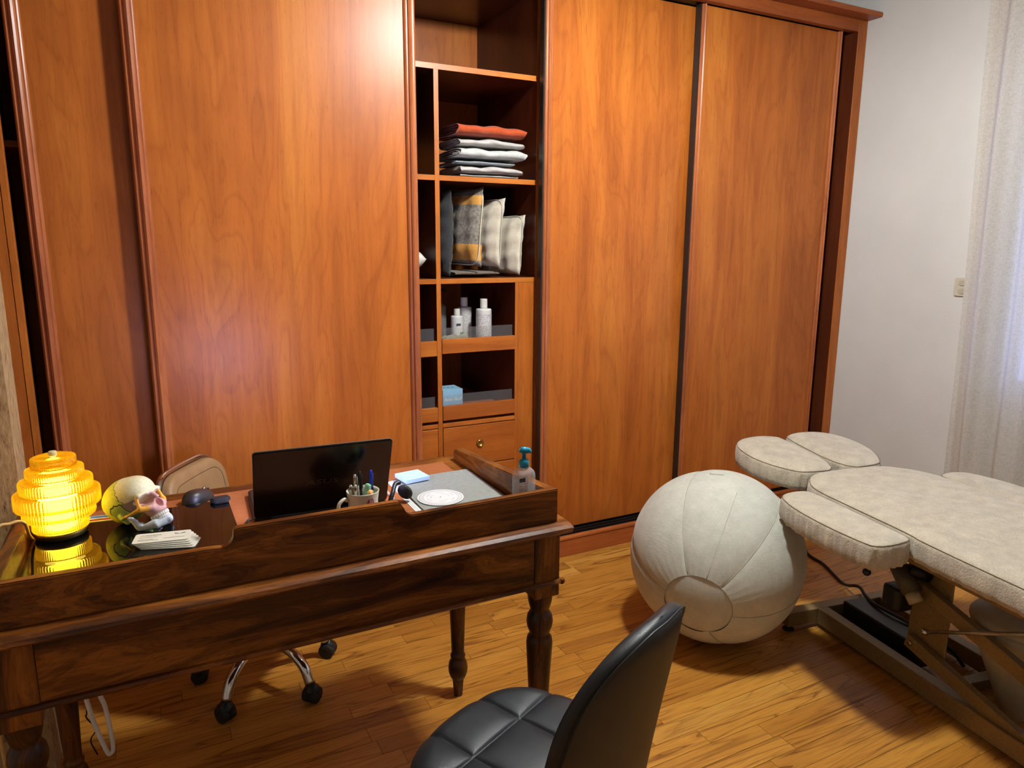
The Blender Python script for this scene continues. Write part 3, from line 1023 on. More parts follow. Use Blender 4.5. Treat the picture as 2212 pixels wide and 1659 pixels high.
for j in range(NZ + 1):
    z_ = .03 + (2.62 - .03) * j / NZ
    f = j / NZ
    for i in range(NY + 1):
        t_ = i / NY
        y_ = (2.005 + .06 * (f - .5)) - t_ * 1.95
        ph_ = t_ * 74 + .5 * math.sin(f * 3 + t_ * 9)
        amp_ = .027 + .012 * math.sin(t_ * 17 + 1.3)
        x_ = amp_ * math.sin(ph_) + .010 * math.sin(ph_ * 2.3 + 1 + .8 * f) + .006 * math.sin(f * 7 + t_ * 30)
        if t_ < .02:
            x_ += .006 * math.sin(t_ / .02 * PI)
        vs.append((x_ * (1.0 - .25 * f), y_ - 1.2 + .004 * math.sin(f * 9 + t_ * 14), z_))
for j in range(NZ):
    for i in range(NY):
        a = j * (NY + 1) + i
        fs.append((a, a + 1, a + NY + 2, a + NY + 1))
put('cloth', mesh(vs, fs), M_curt, ct, False, True)
put('curtain_rod', tube_me([(0, -1.25, 2.64), (0, .88, 2.64)], .012, 12), M_steel, ct, False, True)

# ================================================================ desk
DX0, DX1 = -0.285, 0.847          # outer faces of the gallery
DY0, DY1 = 1.392, 1.990
ZT = 0.803
dk = thing('writing_desk', 'dark rosewood writing desk with a low gallery and turned legs', 'desk', (0.28, 1.70, 0))
top = [(1.362, .786), (1.366, .781), (1.376, .778), (2.012, .778), (2.012, ZT), (1.386, ZT), (1.372, .800), (1.364, .794)]
put('tabletop', prism_me(top, 'x', DX0 - .034, DX1 + .034, .008), M_desk, dk)
box('leather_inlay', -.215, .775, 1.47, 1.958, ZT + .0002, ZT + .0016, M_leather, dk)
def arc(cx, cz, r, a0, a1, n=8):
    return [(cx + r * math.cos(R(a0 + (a1 - a0) * k / n)), cz + r * math.sin(R(a0 + (a1 - a0) * k / n))) for k in range(n + 1)]
ZL, ZH = .886, .919
outl = [(DX0, ZT), (DX1, ZT), (DX1, ZL)]
outl += [(.512, ZL - .002)] + arc(.487, ZL + .022, .024, -90, -165, 6) + [(.458, ZH - .008), (.453, ZH - .002), (.445, ZH)]
outl += [(.133, ZH), (.126, ZH - .001), (.121, ZH - .005)] + arc(.097, ZL + .022, .024, -15, -90, 6) + [(.072, ZL), (DX0, ZL + .003)]
put('front_gallery', prism_me(outl, 'y', DY0, DY0 + .021, .0025), M_desk, dk)
side = [(DY0 + .0212, ZT), (1.972, ZT), (1.972, .828), (1.966, .836), (1.955, .840), (DY0 + .0212, ZL - .001)]
put('side_gallery', prism_me(side, 'x', DX1 - .028, DX1, .002), M_desky, dk)
put('side_gallery', prism_me(side, 'x', DX0, DX0 + .026, .002), M_desky, dk)
# aprons
box('front_apron', -.218, .786, 1.396, 1.418, .653, .7778, M_desk, dk)
box('back_apron', -.218, .786, 1.955, 1.975, .653, .7778, M_desk, dk)
box('side_apron', .826, .846, 1.46, 1.925, .653, .7778, M_desky, dk)
box('side_apron', -.288, -.268, 1.46, 1.925, .653, .7778, M_desky, dk)
LEGX = (-.2535, .8215)
LEGY = (1.4275, 1.958)
prof = [(.014, 0), (.0185, .058), (.019, .062), (.025, .068), (.0305, .085), (.032, .10), (.029, .120), (.023, .132), (.021, .136), (.0245, .141), (.0245, .147), (.021, .152), (.0205, .160), (.0235, .25), (.0275, .36), (.0325, .455), (.0335, .475), (.0310, .490), (.0235, .500), (.0265, .506), (.0320, .522), (.0335, .535), (.0310, .550), (.0245, .562), (.0225, .566), (.0255, .572), (.0300, .590), (.0310, .602), (.0325, .6095), (.0325, .6098)]
me_leg = lathe_me(prof, 28)
for ix, lx in enumerate(LEGX):
    for iy, ly in enumerate(LEGY):
        b_ = box('leg', lx - .0345, lx + .0345, ly - .0345, ly + .0345, .610, .7778, M_deskz, dk, .0015, 1)
        put('turned_leg', transform(me_leg.copy(), Matrix.Translation((lx, ly, 0))), M_turn, b_, True, True)
bead = [(0, -.006), (.006, -.005), (.009, 0), (.006, .005), (0, .006)]
fb = [(1.3955 - a * 1.35, .648 + b) for a, b in bead]
put('bead_moulding', prism_me(fb, 'x', -.2985, .8675), M_desk, dk)
sb = [(.8565 + a, .648 + b) for a, b in bead]
put('bead_moulding', prism_me(sb, 'y', 1.3835, 1.99), M_desky, dk)
sb = [(-.289 - a, .648 + b) for a, b in bead]
put('bead_moulding', prism_me(sb, 'y', 1.3835, 1.99), M_desky, dk)

# ---- black glass plate
ZG = ZT + .0020
gl = thing('glass_plate', 'black glass plate covering the left end of the desk', 'glass plate', (-.05, 1.66, ZG))
ZGT = ZG + .011
put('glass', prism_me(rrect(-.250, .155, 1.420, 1.872, .008), 'z', ZG, ZGT, .0015), M_blackglass, gl)
put('corner_bumper', prism_me(rrect(.112, .160, 1.846, 1.876, .012), 'z', ZGT, ZGT + .012, .004), M_rubber, gl)

# ---- amber lamp
LX, LY = -.200, 1.797
lp = thing('table_lamp', 'lit amber ribbed glass table lamp of stacked tiers', 'lamp', (LX, LY, ZGT + .0004))
put('base', lathe_me([(.046, 0), (.050, .002), (.0525, .010), (.051, .0155), (.040, .016)], 40), plain('olive_brass', rgb(96, 84, 50), .4, .7), lp, False, True)
M_amber = bpy.data.materials.new('amber_glass')
M_amber.use_nodes = True
nt = M_amber.node_tree
nt.nodes.remove(nt.nodes['Principled BSDF'])
ga = nt.nodes.new('ShaderNodeBsdfGlass')
ga.inputs['Color'].default_value = (1.0, .85, .28, 1)
ga.inputs['Roughness'].default_value = .06
ga.inputs['IOR'].default_value = 1.45
tls = nt.nodes.new('ShaderNodeBsdfTranslucent')
tls.inputs[0].default_value = (1.0, .62, .06, 1)
mxb = nt.nodes.new('ShaderNodeMixShader')
mxb.inputs[0].default_value = .12
nt.links.new(ga.outputs[0], mxb.inputs[1])
nt.links.new(tls.outputs[0], mxb.inputs[2])
nt.links.new(mxb.outputs[0], nt.nodes['Material Output'].inputs[0])
tiers = [(.0545, .016, .045), (.0705, .045, .070), (.0830, .070, .105), (.0705, .105, .132), (.0555, .132, .158), (.0430, .158, .182)]
NR = 144
for k, (r, z0, z1) in enumerate(tiers):
    g_ = .0004
    a0_, a1_ = z0 + g_, z1 - g_
    inb = min(tiers[k - 1][0], r) - .006 if k else .044
    int_ = min(tiers[k + 1][0], r) - .006 if k < 5 else .0090
    w_ = .0035
    # closed section: outer fluted wall, shoulders top and bottom, smooth inner wall
    pr = [(inb, a0_), (r - .004, a0_), (r - .001, a0_ + .0015), (r, a0_ + .004), (r, a1_ - .004), (r - .001, a1_ - .0015), (r - .004, a1_), (int_, a1_), (int_, a1_ - w_), (r - w_ - .002, a1_ - w_), (r - w_, a1_ - w_ - .002), (r - w_, a0_ + w_ + .002), (r - w_ - .002, a0_ + w_), (inb, a0_ + w_), (inb, a0_)]
    me = lathe_me(pr, NR * 2, flute=lambda i, kk: (.0009 * math.cos(kk * PI / 2)) if 2 <= i <= 5 else 0, cap=False)
    bm = bmesh.new()
    bm.from_mesh(me)
    bmesh.ops.remove_doubles(bm, verts=bm.verts, dist=1e-6)
    put('glass_tier', from_bm(bm), M_amber, lp, False, True)
put('finial', lathe_me([(.0075, .182), (.0085, .184), (.0085, .191), (.007, .193)], 16), plain('pale_finial', rgb(214, 196, 140), .4), lp, False, True)
put('frosted_core', lathe_me([(.030, .018), (.036, .022), (.036, .122), (.032, .128), (.006, .130)], 32), emit('bulb_glow', (1.0, .90, .42, 1), 7.0), lp, False, True)
o = put('lamp_cord', tube_me(spline([(LX - .0515, LY - .027, ZGT + .007), (-.2535, 1.745, .845), (-.256, 1.715, .884), (-.275, 1.690, .8935), (-.300, 1.665, .882), (-.335, 1.66, .72), (-.35, 1.75, .2), (-.345, 1.86, .01)], 6), .0033, 8), plain('clear_cord', rgb(196, 158, 96), .4), None, True, True)
tag(o, 'thin brown cord running from the amber lamp over the desk edge', 'cable')

# ---- painted anatomical skull
def surfnet(f, lo, hi, st):
    ax = [np.arange(lo[i], hi[i] + st, st) for i in range(3)]
    X, Y, Z = np.meshgrid(*ax, indexing='ij')
    D = f(X, Y, Z)
    S = D < 0
    nx, ny, nz_ = D.shape
    acc = np.zeros((nx - 1, ny - 1, nz_ - 1, 3))
    cn = np.zeros((nx - 1, ny - 1, nz_ - 1))
    corners = [(i, j, k) for i in (0, 1) for j in (0, 1) for k in (0, 1)]
    def sl(c):
        return tuple(slice(c[a], D.shape[a] - 1 + c[a]) for a in range(3))
    for a in range(8):
        for b in range(a + 1, 8):
            ca, cb = corners[a], corners[b]
            if sum(abs(p - q) for p, q in zip(ca, cb)) != 1:
                continue
            da, db = D[sl(ca)], D[sl(cb)]
            cr = (da < 0) != (db < 0)
            t = np.where(cr, da / np.where(cr, da - db, 1), 0)
            for q in range(3):
                acc[..., q] += np.where(cr, ca[q] + t * (cb[q] - ca[q]), 0)
            cn += cr
    act = cn > 0
    idx = -np.ones(act.shape, int)
    idx[act] = np.arange(act.sum())
    ii = np.argwhere(act)
    V = (acc[act] / cn[act][:, None] + ii) * st + np.array(lo)
    F = []
    for q in range(3):
        u, v = (q + 1) % 3, (q + 2) % 3
        s0 = [slice(None)] * 3
        s1 = [slice(None)] * 3
        s0[q] = slice(0, -1)
        s1[q] = slice(1, None)
        A, B = S[tuple(s0)], S[tuple(s1)]
        for p in np.argwhere(A != B):
            if p[u] < 1 or p[v] < 1 or p[u] > act.shape[u] - 1 or p[v] > act.shape[v] - 1:
                continue
            quad = []
            for du, dv in ((-1, -1), (0, -1), (0, 0), (-1, 0)):
                c = p.copy()
                c[u] += du
                c[v] += dv
                quad.append(idx[tuple(c)])
            if min(quad) < 0:
                continue
            F.append(quad if A[tuple(p)] else quad[::-1])
    return V, F

def ell(X, Y, Z, c, r):
    k0 = np.sqrt(((X - c[0]) / r[0]) ** 2 + ((Y - c[1]) / r[1]) ** 2 + ((Z - c[2]) / r[2]) ** 2)
    return (k0 - 1) * min(r)
def caps(X, Y, Z, a, b, r, r2=None):
    a, b = np.array(a, float), np.array(b, float)
    ab = b - a
    t = np.clip(((X - a[0]) * ab[0] + (Y - a[1]) * ab[1] + (Z - a[2]) * ab[2]) / (ab @ ab), 0, 1)
    rr = r if r2 is None else r + (r2 - r) * t
    return np.sqrt((X - a[0] - t * ab[0]) ** 2 + (Y - a[1] - t * ab[1]) ** 2 + (Z - a[2] - t * ab[2]) ** 2) - rr
def su(a, b, k):
    h = np.clip(.5 + .5 * (b - a) / k, 0, 1)
    return b + (a - b) * h - k * h * (1 - h)
def ss(a, b, k):
    return -su(-a, b, k)

def skull_f(X, Y, Z):
    Ya = np.abs(Y)
    d = ell(X, Y, Z, (-1.6, 0, 1.4), (8.0, 6.5, 6.2))
    d = su(d, ell(X, Y, Z, (3.0, 0, 1.6), (4.4, 5.1, 4.7)), 1.2)
    d = su(d, ell(X, Y, Z, (-3.6, 0, -2.2), (4.6, 4.6, 3.0)), 1.2)
    d = su(d, ell(X, Y, Z, (5.2, 0, -4.6), (3.1, 3.0, 3.2)), .9)
    d = su(d, ell(X, Ya, Z, (5.6, 0, -6.3), (2.7, 2.8, 1.4)), .5)
    d = su(d, caps(X, Ya, Z, (6.9, 0, -.1), (6.0, 4.1, 0), .75, .65), .6)
    d = su(d, caps(X, Ya, Z, (5.5, 4.4, -.2), (5.0, 5.0, -3.4), .45, .55), .4)
    d = su(d, caps(X, Ya, Z, (5.1, 4.8, -3.9), (6.8, 2.3, -4.9), .85, .95), .5)
    d = su(d, caps(X, Ya, Z, (-1.8, 5.0, -3.0), (-1.4, 4.9, -5.0), 1.2, .8), .6)
    d = su(d, caps(X, Y, Z, (6.9, 0, -.6), (8.1, 0, -2.6), .75, .6), .5)
    d = ss(d, ell(X, Ya, Z, (7.3, 2.75, -2.05), (3.7, 2.0, 1.75)), .2)
    d = ss(d, ell(X, Y, Z, (8.0, 0, -4.3), (2.6, 1.25, 1.5)), .2)
    d = ss(d, ell(X, Ya, Z, (2.9, 6.4, -2.3), (1.7, 1.55, 2.2)), .5)
    d = su(d, caps(X, Ya, Z, (4.6, 5.0, -3.6), (1.6, 6.3, -3.7), .62, .42), .35)
    d = su(d, caps(X, Ya, Z, (1.6, 6.3, -3.7), (-1.2, 6.0, -3.4), .42, .55), .35)
    return d
def mand_f(X, Y, Z):
    Ya = np.abs(Y)
    Zs = Z
    d = caps(X, Ya, Zs * .62, (.9, 4.7, -7.9 * .62), (5.3, 2.9, -9.7 * .62), .82, .85)
    d = su(d, caps(X, Ya, Zs * .62, (5.3, 2.9, -9.7 * .62), (7.3, 0, -10.0 * .62), .85, .95), .4)
    d = su(d, caps(X * .75, Ya, Z, (1.0 * .75, 4.8, -7.4), (.7 * .75, 5.2, -4.9), .72, .6), .4)
    d = su(d, caps(X, Ya, Z, (.5, 5.2, -5.2), (-.1, 5.3, -4.2), .55, .6), .3)
    d = su(d, caps(X, Ya, Z, (1.9, 4.9, -6.0), (2.5, 4.8, -4.4), .6, .3), .3)
    d = su(d, caps(X, Y, Z, (8.0, 0, -10.3), (7.9, 0, -10.4), .7), .5)
    d = np.maximum(d, Z + 8.1 - np.clip((2.5 - X) * 3, 0, 9))
    return d
def bone_id(c):
    x, y, z = c
    ya = abs(y)
    if x > 6.2 and -3.0 < z < -.5 and ya < 1.3:
        return 'maxilla'
    # zygomatic
    dz_ = min(float(caps(x, ya, z, (5.5, 4.4, -.9), (5.0, 5.0, -3.4), .5)), float(caps(x, ya, z, (5.0, 4.9, -3.6), (5.9, 3.7, -4.4), .95)), float(caps(x, ya, z, (4.6, 5.0, -3.6), (.6, 6.3, -3.7), .55)))
    if dz_ < .22:
        return 'zygomatic_bone'
    if z < -5.3 and x < 4 and x > -3 and ya > 3.6:
        return 'temporal_bone'
    if x > 4.0 and z < -1.95 and ya < 4.6:
        return 'maxilla'
    if x > 3.4 and z < -.9 and ya < 4.6:
        return 'frontal_bone' if z > -1.9 else 'maxilla'
    if .9 < x <= 4.4 and -5.0 < z < .2 - .1 * x and ya > 2.6:
        return 'sphenoid_bone'
    coron = 1.3 - .22 * (z - 2) + .18 * math.sin(z * 3.0) + .1 * math.sin(ya * 5)
    if x > coron and z > -1.8:
        return 'frontal_bone'
    sq = -.2 + 1.9 * math.sqrt(max(0, 1 - ((x + 1.4) / 3.0) ** 2))
    if -4.2 < x < 1.2 and z < sq - .9 + .12 * math.sin(x * 4) and ya > 2.5:
        return 'temporal_bone'
    lamb = -6.0 - .55 * (z - 0) + .2 * math.sin(z * 4)
    if (x < lamb + 1.0 and z < 4) or z < -3.2:
        return 'occipital_bone'
    return 'parietal_bone'
BC = {'frontal_bone': rgb(214, 204, 164), 'parietal_bone': rgb(188, 200, 96), 'temporal_bone': rgb(160, 182, 100), 'sphenoid_bone': rgb(150, 128, 108), 'zygomatic_bone': rgb(226, 160, 52), 'maxilla': rgb(206, 158, 150), 'occipital_bone': rgb(196, 198, 96)}
sk = thing('anatomical_skull', 'anatomical skull model with bones painted in different pastel colours', 'skull model', (-.055, 1.781, ZGT + .0004))
SKS = .0076
sk.scale = (1, 1, 1)
SKM = Matrix.Rotation(R(-40), 4, 'Z') @ Matrix.Rotation(R(-31), 4, 'Y') @ Matrix.Scale(SKS, 4)
V, F = surfnet(skull_f, (-10.4, -7.6, -8.2), (9.6, 7.6, 8.4), .22)
VM, FM = surfnet(mand_f, (-1.6, -6.6, -12.4), (9.8, 6.6, -3.2), .24)
SKM = Matrix.Translation((.002, .012, -min((SKM @ Vector(v_)).z for v_ in list(V) + list(VM)))) @ SKM
cent = [V[f].mean(0) for f in F]
ids = [bone_id(c) for c in cent]
vid = {}
for f, b_ in zip(F, ids):
    for v_ in f:
        vid.setdefault(v_, set()).add(b_)
M_suture = plain('suture_line', rgb(46, 40, 32), .8)
for bn in BC:
    fsel = [f for f, b_ in zip(F, ids) if b_ == bn]
    if not fsel:
        continue
    used = sorted({v_ for f in fsel for v_ in f})
    rm = {v_: i for i, v_ in enumerate(used)}
    me = mesh([SKM @ Vector(V[v_]) for v_ in used], [[rm[v_] for v_ in f] for f in fsel])
    me.materials.append(plain(bn, BC[bn], .5, var=.05, vscale=160, bmp=.08, bscale=500))
    me.materials.append(M_suture)
    sut = {'parietal_bone', 'temporal_bone'}
    if bn in sut:
        for p, f in zip(me.polygons, fsel):
            nb = set().union(*[vid[v_] for v_ in f])
            if len(nb) > 1 and (nb - {bn}) & {'frontal_bone', 'parietal_bone', 'temporal_bone', 'sphenoid_bone', 'zygomatic_bone'} and not (bn == 'sphenoid_bone' and 'parietal_bone' not in nb and 'frontal_bone' not in nb):
                if sum(len(vid[v_]) > 1 for v_ in f) >= 2:
                    p.material_index = 1
    put(bn, me, None, sk, False, True)
put('mandible', mesh([SKM @ Vector(v_) for v_ in VM], FM), plain('mandible_bone', rgb(196, 206, 210), .5, var=.06, vscale=160, bmp=.08, bscale=500), sk, False, True)
def teeth(zc, rx, ry, n, h, x0, name):
    mes = []
    for k in range(n):
        a = R(-82 + 164 * k / (n - 1))
        px_, py_ = x0 + rx * math.cos(a), ry * math.sin(a)
        tw = .30 if abs(k - (n - 1) / 2) < 3 else .36
        b_ = box_bm(-.28, .28, -tw, tw, -h / 2, h / 2, .12, 2)
        me_ = from_bm(b_)
        me_.transform(Matrix.Translation((px_, py_, zc)) @ Matrix.Rotation(math.atan2(math.sin(a) / ry, math.cos(a) / rx), 4, 'Z'))
        mes.append(me_)
    me = join_me(mes)
    me.transform(SKM)
    return put(name, me, M_tooth, sk, False, False)
M_tooth = plain('tooth_white', rgb(226, 222, 206), .35, var=.02)
teeth(-7.7, 3.7, 2.65, 14, 1.05, 4.4, 'upper_teeth')
teeth(-8.6, 3.5, 2.5, 14, .8, 4.35, 'lower_teeth')

# ---- cards, leaflet
M_card = plain('cream_card', rgb(222, 218, 204), .6, var=.02)
cards_lab = ['topmost cream business card with printed lines in the pile before the skull', 'cream card second from the top of the pile', 'cream card third from the top of the pile', 'cream card fourth from the top of the pile', 'lowest cream card of the pile on the black glass']
for k in range(5):
    lvl = 4 - k
    z_ = ZGT + .0006 + lvl * .0028
    dx, dy = -.004 * lvl + .008, .004 * lvl - .009
    t = thing('business_card', cards_lab[k], 'card', (.006 + dx, 1.640 + dy, z_), R(-11 - 2.2 * k), 'cards piled on the black glass')
    put('card', prism_me(rrect(-.056, .056, -.027, .027, .007), 'z', 0, .0022, .0003), M_card, t, False)
    if k == 0:
        me = text_me('Osteopathie', .0085, .00005, .25)
        me.transform(Matrix.Translation((-.046, .010, .0024)))
        put('lettering', me, M_ink, t, False)
        for j, (x0, x1, y_) in enumerate(((-.046, -.010, .002), (-.046, -.016, -.009), (-.046, -.006, -.015), (.004, .046, -.010))):
            box('printed_line', x0, x1, y_, y_ + .0012, .0022, .0024, M_ink, t, world=False)
        for sx in (-1, 1):
            put('wing_mark', prism_me([(.034, .010), (.034 + sx * .012, .0155), (.034 + sx * .010, .011), (.034 + sx * .004, .009)], 'z', .0022, .0024), M_ink, t, False)
lf = thing('leaflet', 'small printed leaflet lying between lamp and skull', 'leaflet', (-.118, 1.862, ZG + .0115), R(-8))
box('sheet', -.035, .035, -.02, .02, 0, .0008, M_paper, lf, world=False)
box('red_band', -.033, .033, -.012, -.004, .0008, .0010, plain('red_print', rgb(170, 50, 60), .6), lf, world=False)
box('blue_band', -.033, .033, .004, .018, .0008, .0010, plain('blue_print', rgb(60, 110, 150), .6), lf, world=False)

# ---- mouse, laptop
def mouse():
    t = thing('computer_mouse', 'black wireless computer mouse on the tan leather', 'mouse', (.088, 1.925, ZT + .0018), R(48))
    n, m_ = 28, 10
    vs, fs = [], []
    for j in range(m_ + 1):
        f = j / m_
        for k in range(n):
            a = 2 * PI * k / n
            rx, ry = .047, .028
            c, s_ = math.cos(a), math.sin(a)
            rr = math.cos(f * PI / 2) ** .55 if f < 1 else 0
            x = rx * rr * math.copysign(abs(c) ** .8, c)
            y = ry * rr * math.copysign(abs(s_) ** .8, s_)
            z = .030 * math.sin(f * PI / 2) * (1 - .25 * (x / rx)) if f else 0
            vs.append((x, y, z))
    for j in range(m_):
        for k in range(n):
            fs.append((j * n + k, j * n + (k + 1) % n, (j + 1) * n + (k + 1) % n, (j + 1) * n + k))
    put('mouse_body', mesh(vs, fs), plain('mouse_plastic', rgb(38, 34, 32), .4), t, False, True)
    wl = lathe_me([(.006, -.003), (.007, -.002), (.007, .002), (.006, .003)], 16)
    wl.transform(Matrix.Translation((.026, 0, .0215)) @ Matrix.Rotation(R(90), 4, 'X'))
    put('scroll_wheel', wl, M_steel, t, False, True)
    box('button_split', .020, .045, -.0005, .0005, .004, .0205, M_black, t, world=False)
mouse()
lt = thing('laptop', 'black laptop seen from behind with its lid open', 'laptop', (.352, 1.680, ZT + .0018), R(-3.5))
put('keyboard_base', prism_me(rrect(-.158, .158, .0, .215, .010), 'z', 0, .017, .003), M_black, lt, False)
box('keyboard', -.135, .135, .05, .13, .0171, .0180, M_rubber, lt, world=False)
lid_m = Matrix.Translation((0, .004, .020)) @ Matrix.Rotation(R(24), 4, 'X')
me = prism_me(rrect(-.158, .158, 0, .196, .008), 'y', -.0075, 0, .002)
lid = put('lid', transform(me, lid_m), M_lid, lt, False)
put('lid_edge', transform(tube_me([(x, -.001, z) for x, z in rrect(-.1575, .1575, .0005, .1955, .008)], .0012, 6, True), lid_m), M_steel, lid, False)
me = prism_me(rrect(-.148, .148, .014, .186, .003), 'y', .0003, .0009)
put('screen', transform(me, lid_m), emit('screen_glow', (.60, .58, 1.0, 1), 17.0), lid, False)
me = text_me('ASUS', .024, .0001, .2, 'CENTER')
me.transform(lid_m @ Matrix.Translation((-.005, -.0078, .085)) @ Matrix.Rotation(R(90), 4, 'X') @ Matrix.Diagonal((1.35, .8, 1, 1)))
put('logo', me, plain('dull_metal_logo', rgb(78, 70, 62), .35, .6), lid, False)
hg = lathe_me([(.007, -.12), (.007, .12)], 14)
hg.transform(Matrix.Translation((0, .001, .012)) @ Matrix.Rotation(R(90), 4, 'Y'))
put('hinge', hg, M_black, lt, False, True)
o = put('power_cable', tube_me(spline([(.190, 1.712, ZT + .009), (.180, 1.705, ZT + .008), (.168, 1.66, ZT + .006), (.175, 1.56, ZT + .006), (.23, 1.47, ZT + .006), (.32, 1.45, ZT + .006), (.37, 1.46, ZT + .006)], 6), .003, 8), M_rubber, None, True, True)
tag(o, 'black power cable plugged into the side of the laptop', 'cable')
# ---- mug with pens
MX, MY = .420, 1.560
mg = thing('mug', 'cream mug with a painted rose holding pens', 'mug', (MX, MY, ZT + .0018))
M_mug = plain('cream_porcelain', rgb(216, 210, 192), .2, var=.02)
put('cup', lathe_me([(.029, 0), (.032, .002), (.033, .008), (.0345, .07), (.0375, .090), (.0378, .092), (.0368, .0925), (.034, .086), (.0318, .07), (.030, .006), (0, .005)], 36), M_mug, mg, False, True)
hp = spline([(-.0375, -.004, .074), (-.045, -.007, .079), (-.058, -.010, .070), (-.060, -.011, .050), (-.050, -.009, .022), (-.0365, -.005, .016)], 6)
put('handle', tube_me(hp, .0045, 10), M_mug, mg, False, True)
M_rose = plain('rose_paint', rgb(150, 60, 76), .4, var=.2, vscale=300)
M_rleaf = plain('rose_leaf_paint', rgb(70, 76, 60), .4, var=.1)
def on_mug(ang, z, pts, rad=.0347, off=.0004):
    vs = []
    for (u, v_) in pts:
        a = R(ang) + u / rad
        rr = rad + off + (z + v_ - .06) * .05
        vs.append((rr * math.cos(a), rr * math.sin(a), z + v_))
    return mesh(vs, [tuple(range(len(vs)))])
put('rose_petal', on_mug(-76, .068, [(.009 * math.cos(a), .012 * math.sin(a) * (1 + .3 * math.sin(a))) for a in [2 * PI * k / 14 for k in range(14)]]), M_rose, mg, False)
put('rose_petal', on_mug(-76, .072, [(.005 * math.cos(a) + .001, .007 * math.sin(a)) for a in [2 * PI * k / 12 for k in range(12)]], off=.0007), plain('pale_rose_paint', rgb(196, 140, 146), .4), mg, False)
put('rose_leaf', on_mug(-106, .062, [(-.010, -.003), (-.004, .003), (.004, .004), (.010, 0), (.003, -.004)]), M_rleaf, mg, False)
put('rose_leaf', on_mug(-96, .055, [(-.008, -.002), (.0, .004), (.009, .002), (.0, -.004)]), M_rleaf, mg, False)
def pen(label, base, tip, r, mats, cap=.3, nm='pen'):
    """base inside the mug, tip up: barrel plus a cap or clicker end"""
    b_, t_ = Vector(base), Vector(tip)
    t = thing(nm, label, 'pen', b_, 0, 'pens standing in the mug')
    d = t_ - b_
    c = d * (1 - cap)
    put('barrel', tube_me([(0, 0, 0), c], r, 12), mats[0], t, False, True)
    put('pen_cap', tube_me([c, c + d * cap * .8, d * .985, d], [r * 1.12, r * 1.12, r * .95, r * .5], 12), mats[1], t, False, True)
    e = Vector((1, 0, 0)) * 0
    side_ = Vector((.8, -.6, 0)).normalized() * r * 1.5
    put('clip', tube_me([c + d * cap * .85 + side_, c + d * .02 + side_], r * .28, 6), mats[1], t, False, True)
    return t
zb = ZT + .010
M_silver = plain('silver_pen', rgb(190, 184, 170), .25, .8)
M_woodpen = plain('pale_wood_barrel', rgb(196, 158, 104), .55, var=.1)
M_blue = plain('blue_pen_cap', rgb(24, 48, 190), .3)
pen('blue capped ballpoint pen standing at the right of the mug', (MX + .019, MY + .014, zb), (MX + .026, MY + .019, ZT + .134), .0036, (M_white, M_blue), .42)
pen('silver topped pale wood pen leaning left of centre in the mug', (MX - .012, MY - .013, zb), (MX - .022, MY - .017, ZT + .116), .0046, (M_woodpen, M_silver), .36)
pen('silver pen leaning furthest left out of the mug', (MX - .018, MY + .001, zb), (MX - .0285, MY - .002, ZT + .112), .0040, (M_bronze, M_silver), .30)
pen('upright silver pen behind the wooden one in the mug', (MX - .009, MY + .014, zb), (MX - .012, MY + .022, ZT + .128), .0038, (M_silver, M_silver), .30)
pen('slim black pen in the middle of the mug', (MX + .003, MY + .018, zb), (MX + .001, MY + .026, ZT + .132), .0034, (M_black, M_black), .34)
for lab, c0, c1, w_, col in (('mint green eraser stick in the mug behind the peach one', (MX + .006, MY + .000, zb), (MX + .014, MY + .003, ZT + .106), .0075, rgb(140, 196, 160)), ('peach coloured eraser leaning on the rim of the mug', (MX + .009, MY - .018, zb), (MX + .012, MY - .021, ZT + .098), .0075, rgb(236, 178, 112))):
    t = thing('eraser', lab, 'eraser', c0, 0, 'erasers in the mug')
    d = Vector(c1) - Vector(c0)
    me = prism_me(rrect(-w_, w_, -.005, .005, .003), 'z', 0, d.length, .002)
    me.transform(d.to_track_quat('Z', 'Y').to_matrix().to_4x4())
    put('eraser_body', me, plain(lab[:5] + '_rubber', col, .6, var=.04), t, False)

# ---- folder, papers, wheel, sticky notes, headset, sanitizer
ZS = ZT + .0018
t = thing('paper_sheets', 'white paper sheets sticking out under the grey folder', 'paper', (.69, 1.66, ZS))
for k in range(3):
    me = prism_me([(.560 + .004 * k, 1.477), (.790, 1.477), (.790, 1.846), (.568 + .005 * k, 1.850)], 'z', ZS + .0006 * k, ZS + .0006 * k + .0005)
    put('sheet', me, M_paper, t)
t = thing('folder', 'grey card folder with a bent corner beside the laptop', 'folder', (.69, 1.66, ZS + .002))
M_fold = plain('grey_card', rgb(134, 136, 132), .75, var=.05, vscale=90)
vs, fs = [], []
nx_, ny_ = 14, 18
for j in range(ny_ + 1):
    for i in range(nx_ + 1):
        u, v_ = i / nx_, j / ny_
        x_ = .578 + .005 * v_ + (.806 - .578) * u
        y_ = 1.477 + (1.848 - 1.477) * v_
        lift = .006 * max(0, 1 - u * 4) * math.exp(-((v_ - .72) / .16) ** 2) + .0012 * math.sin(v_ * 5) * (1 - u)
        vs.append((x_, y_, ZS + .0048 + lift))
for j in range(ny_):
    for i in range(nx_):
        a = j * (nx_ + 1) + i
        fs.append((a, a + 1, a + nx_ + 2, a + nx_ + 1))
fo = put('folder_cover', mesh(vs, fs), M_fold, t)
sm_ = fo.modifiers.new('thick', 'SOLIDIFY')
sm_.thickness = .0010
ZF = ZS + .0070
t = thing('calendar_wheel', 'round white printed calendar wheel on the grey folder', 'disc', (.648, 1.650, ZF + .0004))
M_wheel, nt, bs = newmat('wheel_print')
tc = nt.nodes.new('ShaderNodeTexCoord')
sep = nt.nodes.new('ShaderNodeSeparateXYZ')
nt.links.new(tc.outputs['Object'], sep.inputs[0])
